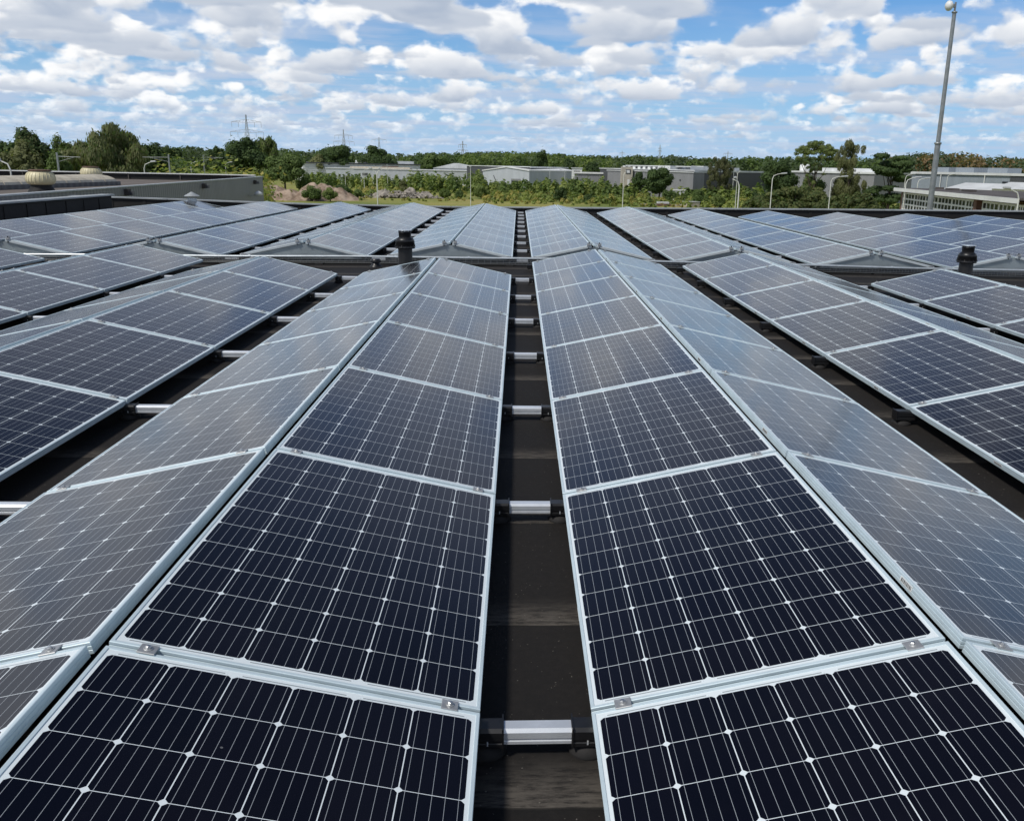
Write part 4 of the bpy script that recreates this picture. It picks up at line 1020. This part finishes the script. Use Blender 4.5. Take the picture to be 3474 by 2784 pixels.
MB().box((gx0+3.2, 5.2, H+.55), (2.2, 2.0, 1.0)).build('plant_box', M_DARKHALL, t)

# ------------------------------------------------------------------ neighbouring grey building on the left
ZW = .40
A = at(890, 593.5, 66.0); A.z = 0; B = at(0, 637, 30.2); B.z = 0
dirW = (A-B).normalized(); B2 = A-dirW*62; nW = Vector((-dirW.y, dirW.x, 0))       # nW points to the left, away from us
t = thing('grey_building', (A.x, A.y, GZ), 'grey corrugated flat roofed building left beyond our roof edge', 'building', None, math.atan2(-dirW.y, -dirW.x))
LL = 62.0; WD = 60.0; Hh = ZW-GZ              # local x runs back towards us, local y ... to the right
sg = 1 if Vector((math.cos(t.rotation_euler.z+math.pi/2), math.sin(t.rotation_euler.z+math.pi/2), 0)).dot(nW) > 0 else -1
mb = MB(); mb.box((LL/2, sg*WD/2, (Hh-.35)/2), (LL, WD, Hh-.35)); mb.build('wall', M_GREYWALL, t)
MB().box((LL/2, sg*.10, Hh-.175-.002), (LL, .20, .35)).build('wall_top', M_GREYWALL, t)
MB().box((LL/2-.04, sg*.09, Hh+.02), (LL+.2, .30, .05), 0, bev=.006).build('coping', M_COPING, t)
MB().box((LL/2, sg*(WD/2+.2), Hh-.33), (LL-.5, WD-.5, .05)).build('roof', M_GRAVEL, t)
MB().box((.10, sg*(WD/2+.25), Hh-.15), (.2, WD-.5, .45)).build('back_parapet', M_UPSTAND, t)
MB().box((.10, sg*(WD/2+.25), Hh+.10), (.42, WD-.4, .06)).build('coping', M_WHITE, t)
for k in range(16): MB().box((.24, sg*(2+k*3.3), Hh-.16), (.05, .06, .38)).build('rib', M_ROOFDARK, t)
def wall_at(px):                              # point of that wall seen at pixel column px, as local x
    r = spot(px, 100)-CAM; c = CAM-A; d = -dirW
    return (c.y*r.x-c.x*r.y)/(d.y*r.x-d.x*r.y)
for px, py in ((413, 652), (680, 631), (856, 618)):
    s_ = wall_at(px); P = A-dirW*s_; z = at(px, py, math.hypot(P.x-CAM.x, P.y-CAM.y)).z-GZ
    f = MB().box((s_, -sg*.08, z), (.34, .16, .24)).build('spout', M_ROOFDARK, t); MB().box((s_, -sg*.24, z-.03), (.14, .18, .14)).build('spout_mouth', M_DARKHALL, f)
s_ = wall_at(838); P = A-dirW*s_; z = at(838, 658, math.hypot(P.x-CAM.x, P.y-CAM.y)).z
fl = thing('floodlight', (P.x-nW.x*.0, P.y, z), 'small white floodlight on the grey corrugated wall', 'lamp')
mb = MB(); mb.lathe([(.05, -.10), (.26, -.06), (.24, .08), (.10, .17), (.02, .19)], 16, tuple(-nW*.55)); mb.build('shade', M_WHITE, fl); MB().tube([(0, 0, -.1), tuple(-nW*.5+Vector((0, 0, -.06)))], .03, 6).build('arm', M_LAMPGREY, fl)
ZR = ZW-.31
def turbine(px, D, wpx, label):
    p = at(px, 600, D); t = thing('turbine_vent', (p.x, p.y, ZR), label, 'roof vent', 'cream turbine vents on the grey building'); r = wpx/2/FOC*D; k = r/.46
    MB().lathe([(.46*k, 0), (.44*k, .04*k), (.33*k, .22*k), (.33*k, .28*k)], 24).build('base', M_UPSTAND, t)
    mb = MB(); prof = [(.30, .27), (.40, .30), (.455, .40), (.465, .50), (.44, .60), (.38, .68), (.33, .72)]
    mb.lathe([(a*k, b*k) for a, b in prof], 36)
    for q in range(24):
        an = 2*math.pi*q/24; c, s = math.cos(an), math.sin(an)
        mb.tube([((a+.004)*k*math.cos(an+.4*(b-.3)), (a+.004)*k*math.sin(an+.4*(b-.3)), b*k) for a, b in prof[1:-1]], .009*k, 4)
    mb.build('drum', M_CREAM, t)
    MB().lathe([(.33*k, .715*k), (.37*k, .735*k), (.37*k, .765*k), (.30*k, .785*k)], 24).build('rim', M_RUST, t)
turbine(137, 42.0, 76, 'cream turbine vent nearer to us on the grey building roof')
turbine(311, 56.5, 57, 'cream turbine vent farther back beside the skylight end')
a, b = at(-140, 610, 45.0), at(322, 600, 54.0); d = Vector((b.x-a.x, b.y-a.y, 0)); L_ = d.length
t = thing('barrel_skylight', (a.x, a.y, ZR), 'long cream barrel skylight on the grey building roof', 'skylight', None, math.atan2(d.y, d.x))
MB().box((L_/2, 0, .10), (L_+.3, 2.5, .20)).build('kerb', M_DARKHALL, t)
k = 9
for i in range(k):
    mb = MB(); x0, x1 = L_*i/k+.03, L_*(i+1)/k-.03
    pr = [(1.15*math.cos(q), .20+.34*math.sin(q)) for q in [math.pi*j/10 for j in range(11)]]
    mb.prism([(x0, y, z) for y, z in pr], (x1-x0, 0, 0)); mb.build('sheet', M_CREAMSHEET, t)

# ------------------------------------------------------------------ sand and rubble heaps
def heap(name, px0, px1, ytop, D, M, label, cat, seed, peaks, rough=.12, depth=.55, res=56):
    rs = np.random.RandomState(seed); a, b = spot(px0, D), spot(px1, D); w_ = (b-a).length; H = at((px0+px1)/2, ytop, D).z-GZ; c = (a+b)/2
    o_ = rs.rand(6)*9
    from mathutils import noise as mn
    def hgt(u, v):
        P = Vector((u*5+o_[0], v*3+o_[1], seed)); wv = mn.noise(P)*.07; wu = mn.noise(P+Vector((7, 3, 1)))*.05
        z = 0
        for (pu, pv, r, hh) in peaks:
            q = math.hypot((u+wu-pu)/r, (v+wv-pv)/(r*1.3)); z = max(z, hh*min(1.0, 1.12*(1-min(1, q))**.95))
        f = mn.fractal(Vector((u*14+o_[2], v*8+o_[3], 0)), 1.0, 2.0, 5); g = 1-abs(mn.fractal(Vector((u*9+o_[4], v*6, 2)), .9, 2.1, 4))
        z *= 1-.30*z
        return max(0, z*(1+rough*1.6*f)+.10*rough*6*(g-.75)*min(1, z*3))
    vs = [((i/res-.5)*w_, (j/res-.5)*w_*depth, hgt(i/res, j/res)*H-.04+rs.normal()*rough*.10) for j in range(res+1) for i in range(res+1)]
    fs = [(j*(res+1)+i, j*(res+1)+i+1, (j+1)*(res+1)+i+1, (j+1)*(res+1)+i) for j in range(res) for i in range(res)]
    mb = MB(); mb.add(vs, fs, 0, True); o = mb.build(name, M); o.location = (c.x, c.y, GZ); o.rotation_euler.z = math.atan2((b-a).y, (b-a).x)
    return tag(o, label, cat), w_, H
heap('sand_heap', 872, 1212, 598, 214, M_SAND, 'large brown sand heap beside the grey building corner', 'sand heap', 4, [(.03, .55, .20, .80), (.16, .6, .20, .86), (.30, .35, .20, .55), (.46, .30, .22, .52), (.52, .65, .22, 1.0), (.64, .65, .22, .98), (.78, .5, .2, .68), (.90, .45, .14, .35)], .09, .7, 84)
heap('sand_heap', 620, 780, 576, 200, M_SAND, 'low pale sand heap in the bushes left of the dense oak', 'sand heap', 6, [(.2, .5, .2, 1.0), (.5, .5, .2, .8), (.78, .5, .2, .9)], .1)
o, w_, H = heap('rubble_pile', 1250, 1475, 626, 232, M_RUBBLE, 'pile of grey concrete rubble in the field', 'rubble pile', 7, [(.22, .5, .25, .75), (.4, .5, .22, .7), (.62, .5, .2, 1.0), (.85, .5, .18, .6)], .3)
rs = random.Random(4); mb = MB()
for i in range(260):
    u = rs.gauss(.5, .24); v = rs.gauss(.30, .13); h_ = max(.1, H*.62*(1-abs(u-.45)*1.3)*(1-abs(v-.5)*1.4)); s = rs.uniform(.2, .75)
    mb.box(((u-.5)*w_, (v-.5)*w_*.55, h_*rs.uniform(.3, 1)), (s*rs.uniform(.8, 2.2), s, s*rs.uniform(.3, .8)), 0, Matrix.Rotation(rs.uniform(0, 3), 3, 'Z') @ Matrix.Rotation(rs.uniform(-.7, .7), 3, 'X') @ Matrix.Rotation(rs.uniform(-.5, .5), 3, 'Y'))
stuff(mb.build('slab_fragments', M_RUBBLE, o))
p = spot(2352, 214); t = thing('crate', p, 'pale crate standing near the roof edge in the field', 'crate', None, .3)
MB().box((0, 0, .55), (3.2, 2.2, 1.1)).build('body', M_BEIGE, t); MB().box((0, 0, 1.16), (3.4, 2.4, .10)).build('lid', M_ROOFWHITE, t); MB().box((0, 0, .03), (3.0, 2.0, .10)).build('pallet', M_BARK, t)
p = spot(2250, 214); t = thing('slab_stack', p, 'low stack of slabs and boards left of the pale crate', 'slabs', None, .1)
for i, (x, l, z) in enumerate(((-3, 3.4, .25), (.5, 3.0, .3), (3.6, 2.8, .22), (.4, 2.6, .75))): MB().box((x, rs.uniform(-.4, .4), z), (l, 1.8, .4), 0, Matrix.Rotation(rs.uniform(-.1, .1), 3, 'Z')).build('slab', (M_RUBBLE, M_BRICK, M_BEIGE, M_ROOFWHITE)[i], t)

# ------------------------------------------------------------------ street lamps, mast, pylons
def lamp(px, ytop, D, arms, label, H=None, r=.07):
    g = spot(px, D); h_ = at(px, ytop, D).z-GZ
    t = thing('street_lamp', g, label, 'street lamp', 'street lamps between the roof and the halls')
    side = Vector((RGT.x, RGT.y, 0)).normalized()
    kn = h_-.55 if arms else h_
    MB().tube([(0, 0, 0), (0, 0, h_*.25), (0, 0, kn)], [r*1.25, r, r*.7], 8).build('pole', M_LAMP, t)
    for dpx in arms:
        L_ = dpx/FOC*D; s = 1 if L_ > 0 else -1; la = min(abs(L_), 2.6)
        e = side*(s*la)
        MB().tube([(0, 0, kn-.03), tuple(side*(s*.12)+Vector((0, 0, kn+.30))), tuple(side*(s*.5)+Vector((0, 0, kn+.46))), tuple(e*.72+Vector((0, 0, kn+.55)))], [r*.66, r*.6, r*.55, r*.5], 8).build('arm', M_LAMP, t)
        M3 = Matrix.Rotation(math.atan2(side.y, side.x), 3, 'Z') @ Matrix.Rotation(-s*R(5), 3, 'Y')
        MB().box(tuple(e*.86+Vector((0, 0, kn+.56))), (la*.42, .28, .14), 0, M3, bev=.04).build('head', M_LAMPGREY, t)
    if not arms:
        MB().lathe([(.06, h_-.05), (.22, h_+.02), (.20, h_+.10), (.05, h_+.16)], 12).build('head', M_LAMPGREY, t)
for a in [(28, 541, 62, [-40], 'white street lamp at the extreme left edge behind the grey building'), (485, 548, 88, [34], 'white street lamp left of the light bushes, arm to the right'),
          (645, 549, 160, [20], 'small street lamp in the light green bushes'), (763, 550, 170, [20], 'street lamp just left of the dense dark oak'),
          (962, 586, 228, [], 'short post lamp without arm in front of the sand heap'), (1169, 576, 282, [26], 'curved street lamp in front of the lower pale grey wing'),
          (1233, 574, 256, [20], 'street lamp left of the rubble pile with arm to the right'), (1277, 571, 84, [-24, 10], 'tall double armed street lamp in front of the rubble pile'),
          (1313, 560, 300, [], 'plain post right of the double armed street lamp'), (1596, 566, 172, [], 'tall straight post lamp in the middle of the field'),
          (1866, 568, 300, [17], 'street lamp in front of the shaded gabled hall side, arm to the right'), (1917, 576, 290, [-17], 'low street lamp right of the shaded gabled hall side, arm to the left'),
          (2117, 580, 127, [8], 'tall street lamp in front of the beige tower'), (2175, 583, 330, [-14], 'street lamp left of the dome shaped dark tree'),
          (2389, 582, 310, [-15], 'street lamp in front of the dark end of the mid grey hall'), (2447, 583, 320, [-20], 'street lamp before the thin brownish tree'),
          (2503, 580, 160, [-9, 9], 'tall double headed street lamp in front of the anthracite hall'), (2512, 603, 64, [-17], 'lower street lamp right next to the double headed one'),
          (2623, 588, 96, [42], 'street lamp with long arm in front of the broad dark oak'), (2760, 606, 340, [14], 'small street lamp below the airy flat crowned tree'),
          (2823, 598, 100, [48], 'street lamp with long arm in front of the weeping birch'), (2970, 588, 300, [8], 'thin street lamp left of the dark spreading pine'),
          (2986, 597, 330, [12], 'short street lamp in front of the dark spreading pine'), (3074, 590, 130, [26], 'street lamp at the left corner of the window building, upper of three'),
          (3078, 601, 88, [42], 'street lamp at the left corner of the window building, lower arm'), (3118, 604, 120, [34], 'street lamp behind the window building roof, rightmost of three'),
          (3216, 591, 180, [22], 'thin street lamp right of the mast before the blue grey hall'), (3468, 639, 58, [-46], 'street lamp at the right edge with arm to the left')]:
    lamp(a[0], a[1], a[2], a[3], a[4], r=.062 if a[2] < 200 else .075)
# mast
D = 58.0; g = spot(3160, D); g.z = GZ; b0 = at(3160, 660, D)
t = thing('antenna_mast', (b0.x, b0.y, GZ), 'tall grey tapered mast with small white dish on top', 'mast')
zt = at(3252, 8, D).z-GZ; zf = at(3192, 487, D).z-GZ; zk = at(3248, 42, D).z-GZ
MB().tube([(0, 0, 0), (0, 0, zf)], [.185, .155], 16).build('lower_pole', M_MAST, t)
MB().tube([(0, 0, zf), (0, 0, zk)], [.125, .105], 16).build('upper_pole', M_MAST, t)
MB().lathe([(.16, zf-.06), (.20, zf-.05), (.20, zf+.05), (.13, zf+.06)], 16).build('flange', M_MAST, t)
MB().lathe([(.11, zk-.05), (.15, zk-.04), (.15, zk+.03), (.06, zk+.04)], 16).build('flange', M_MAST, t)
MB().tube([(0, 0, zk), (0, 0, zt)], .055, 10).build('tip', M_MAST, t)
dz_ = at(3236, 21, D).z-GZ; side = Vector((RGT.x, RGT.y, 0)).normalized(); Q = side.to_track_quat('X', 'Z').to_matrix() @ Matrix.Rotation(R(-90), 3, 'Y')
mb = MB(); mb.lathe([(.02, -.20), (.15, -.17), (.25, -.08), (.275, .02), (.26, .10), (.14, .20), (.05, .22)], 20); c = -side*.33+Vector((0, 0, dz_))
mb.v = [tuple(Q @ Vector(v)+c) for v in mb.v]; ds = mb.build('dish', M_WHITE, t)
MB().box(tuple(-side*.08+Vector((0, 0, dz_))), (.16, .12, .18)).build('bracket', M_MAST, ds)
def pylon(px, ytop, D, arms, half, label, r=.14):
    g = spot(px, D); t = thing('pylon', g, label, 'pylon', 'power pylons on the horizon', math.atan2(RGT.y, RGT.x))
    H = at(px, ytop, D).z-GZ; mb = MB(); n = 9
    def w_(z): return max(.35, half*(1-(z/H)**.8))
    zs = [H*(1-(1-i/n)**1.25) for i in range(n+1)]
    for sx in (-1, 1):
        for sy in (-1, 1): mb.tube([(sx*w_(z), sy*w_(z), z) for z in zs], r, 4)
    for i in range(n):
        a, b = w_(zs[i]), w_(zs[i+1])
        for sy in (-1, 1):
            mb.tube([(-a, sy*a, zs[i]), (b, sy*b, zs[i+1])], r*.6, 3); mb.tube([(a, sy*a, zs[i]), (-b, sy*b, zs[i+1])], r*.6, 3); mb.tube([(-b, sy*b, zs[i+1]), (b, sy*b, zs[i+1])], r*.6, 3)
    mb.build('lattice', M_PYLON, t)
    for (ay, hp, drop) in arms:
        z = at(px, ay, D).z-GZ; L_ = hp/FOC*D; mb = MB(); h0 = L_*.16
        for s in (-1, 1):
            mb.tube([(0, 0, z+h0), (s*L_, 0, z)], r*.8, 4); mb.tube([(0, 0, z-h0*.3), (s*L_, 0, z)], r*.8, 4)
            for f in (.25, .5, .75): mb.tube([(s*L_*f, 0, z-h0*.3*(1-f)), (s*L_*(f-.12), 0, z+h0*(1-f+.12))], r*.5, 3)
            for f in (.55, 1.0): mb.tube([(s*L_*f, 0, z), (s*L_*f, 0, z-drop)], r*.9, 5)
        mb.build('crossarm', M_PYLON, t)
pylon(844, 390, 845, [(414, 45, 4.5), (448, 51, 4.5)], 4.6, 'largest power pylon above the dense dark oak', .17)
pylon(1169, 440, 1190, [(460, 28, 4.5), (481, 33, 4.5)], 4.6, 'second largest power pylon above the dark round tree', .19)
pylon(1288, 466, 1570, [(474, 23, 4.0)], 5.0, 'power pylon top showing above the wide domed tree', .21)
pylon(1570, 479, 900, [(491, 13, 3.0), (510, 17, 3.0)], 3.2, 'slim power pylon with antennas above the poplar belt', .17)
pylon(2236, 492, 1500, [(503, 5, 2), (512, 6, 2)], 4.0, 'thin lattice tower on the horizon right of centre', .24)
pylon(2466, 513, 1900, [(521, 14, 4)], 4.0, 'tiny pylon on the horizon above the thin brownish tree', .26)
pylon(2109, 512, 2100, [(519, 9, 4)], 4.0, 'tiny pylon on the horizon above the mid grey hall', .26)
def catenary(px, ytop, D, reach, label):
    g = spot(px, D); h_ = at(px, ytop, D).z-GZ; t = thing('catenary_mast', g, label, 'rail mast', 'rail masts in the left trees', math.atan2(RGT.y, RGT.x))
    MB().box((0, 0, h_/2), (.16, .16, h_)).build('post', M_MAST, t)
    mb = MB(); L_ = reach/FOC*D; mb.tube([(0, 0, h_-.4), (L_, 0, h_-.45)], .035, 6); mb.tube([(0, 0, h_-1.0), (L_*.75, 0, h_-.45)], .025, 6); mb.build('arm', M_MAST, t)
catenary(193, 518, 118, 66, 'grey rail mast with arm in front of the big willow')
catenary(572, 524, 140, -78, 'rail mast with arm to the left right of the willow')
catenary(690, 526, 190, 60, 'rail mast before the dark skyline left of the dense oak')
print('objects', len(bpy.data.objects), 'faces', sum(len(m.polygons) for m in bpy.data.meshes))
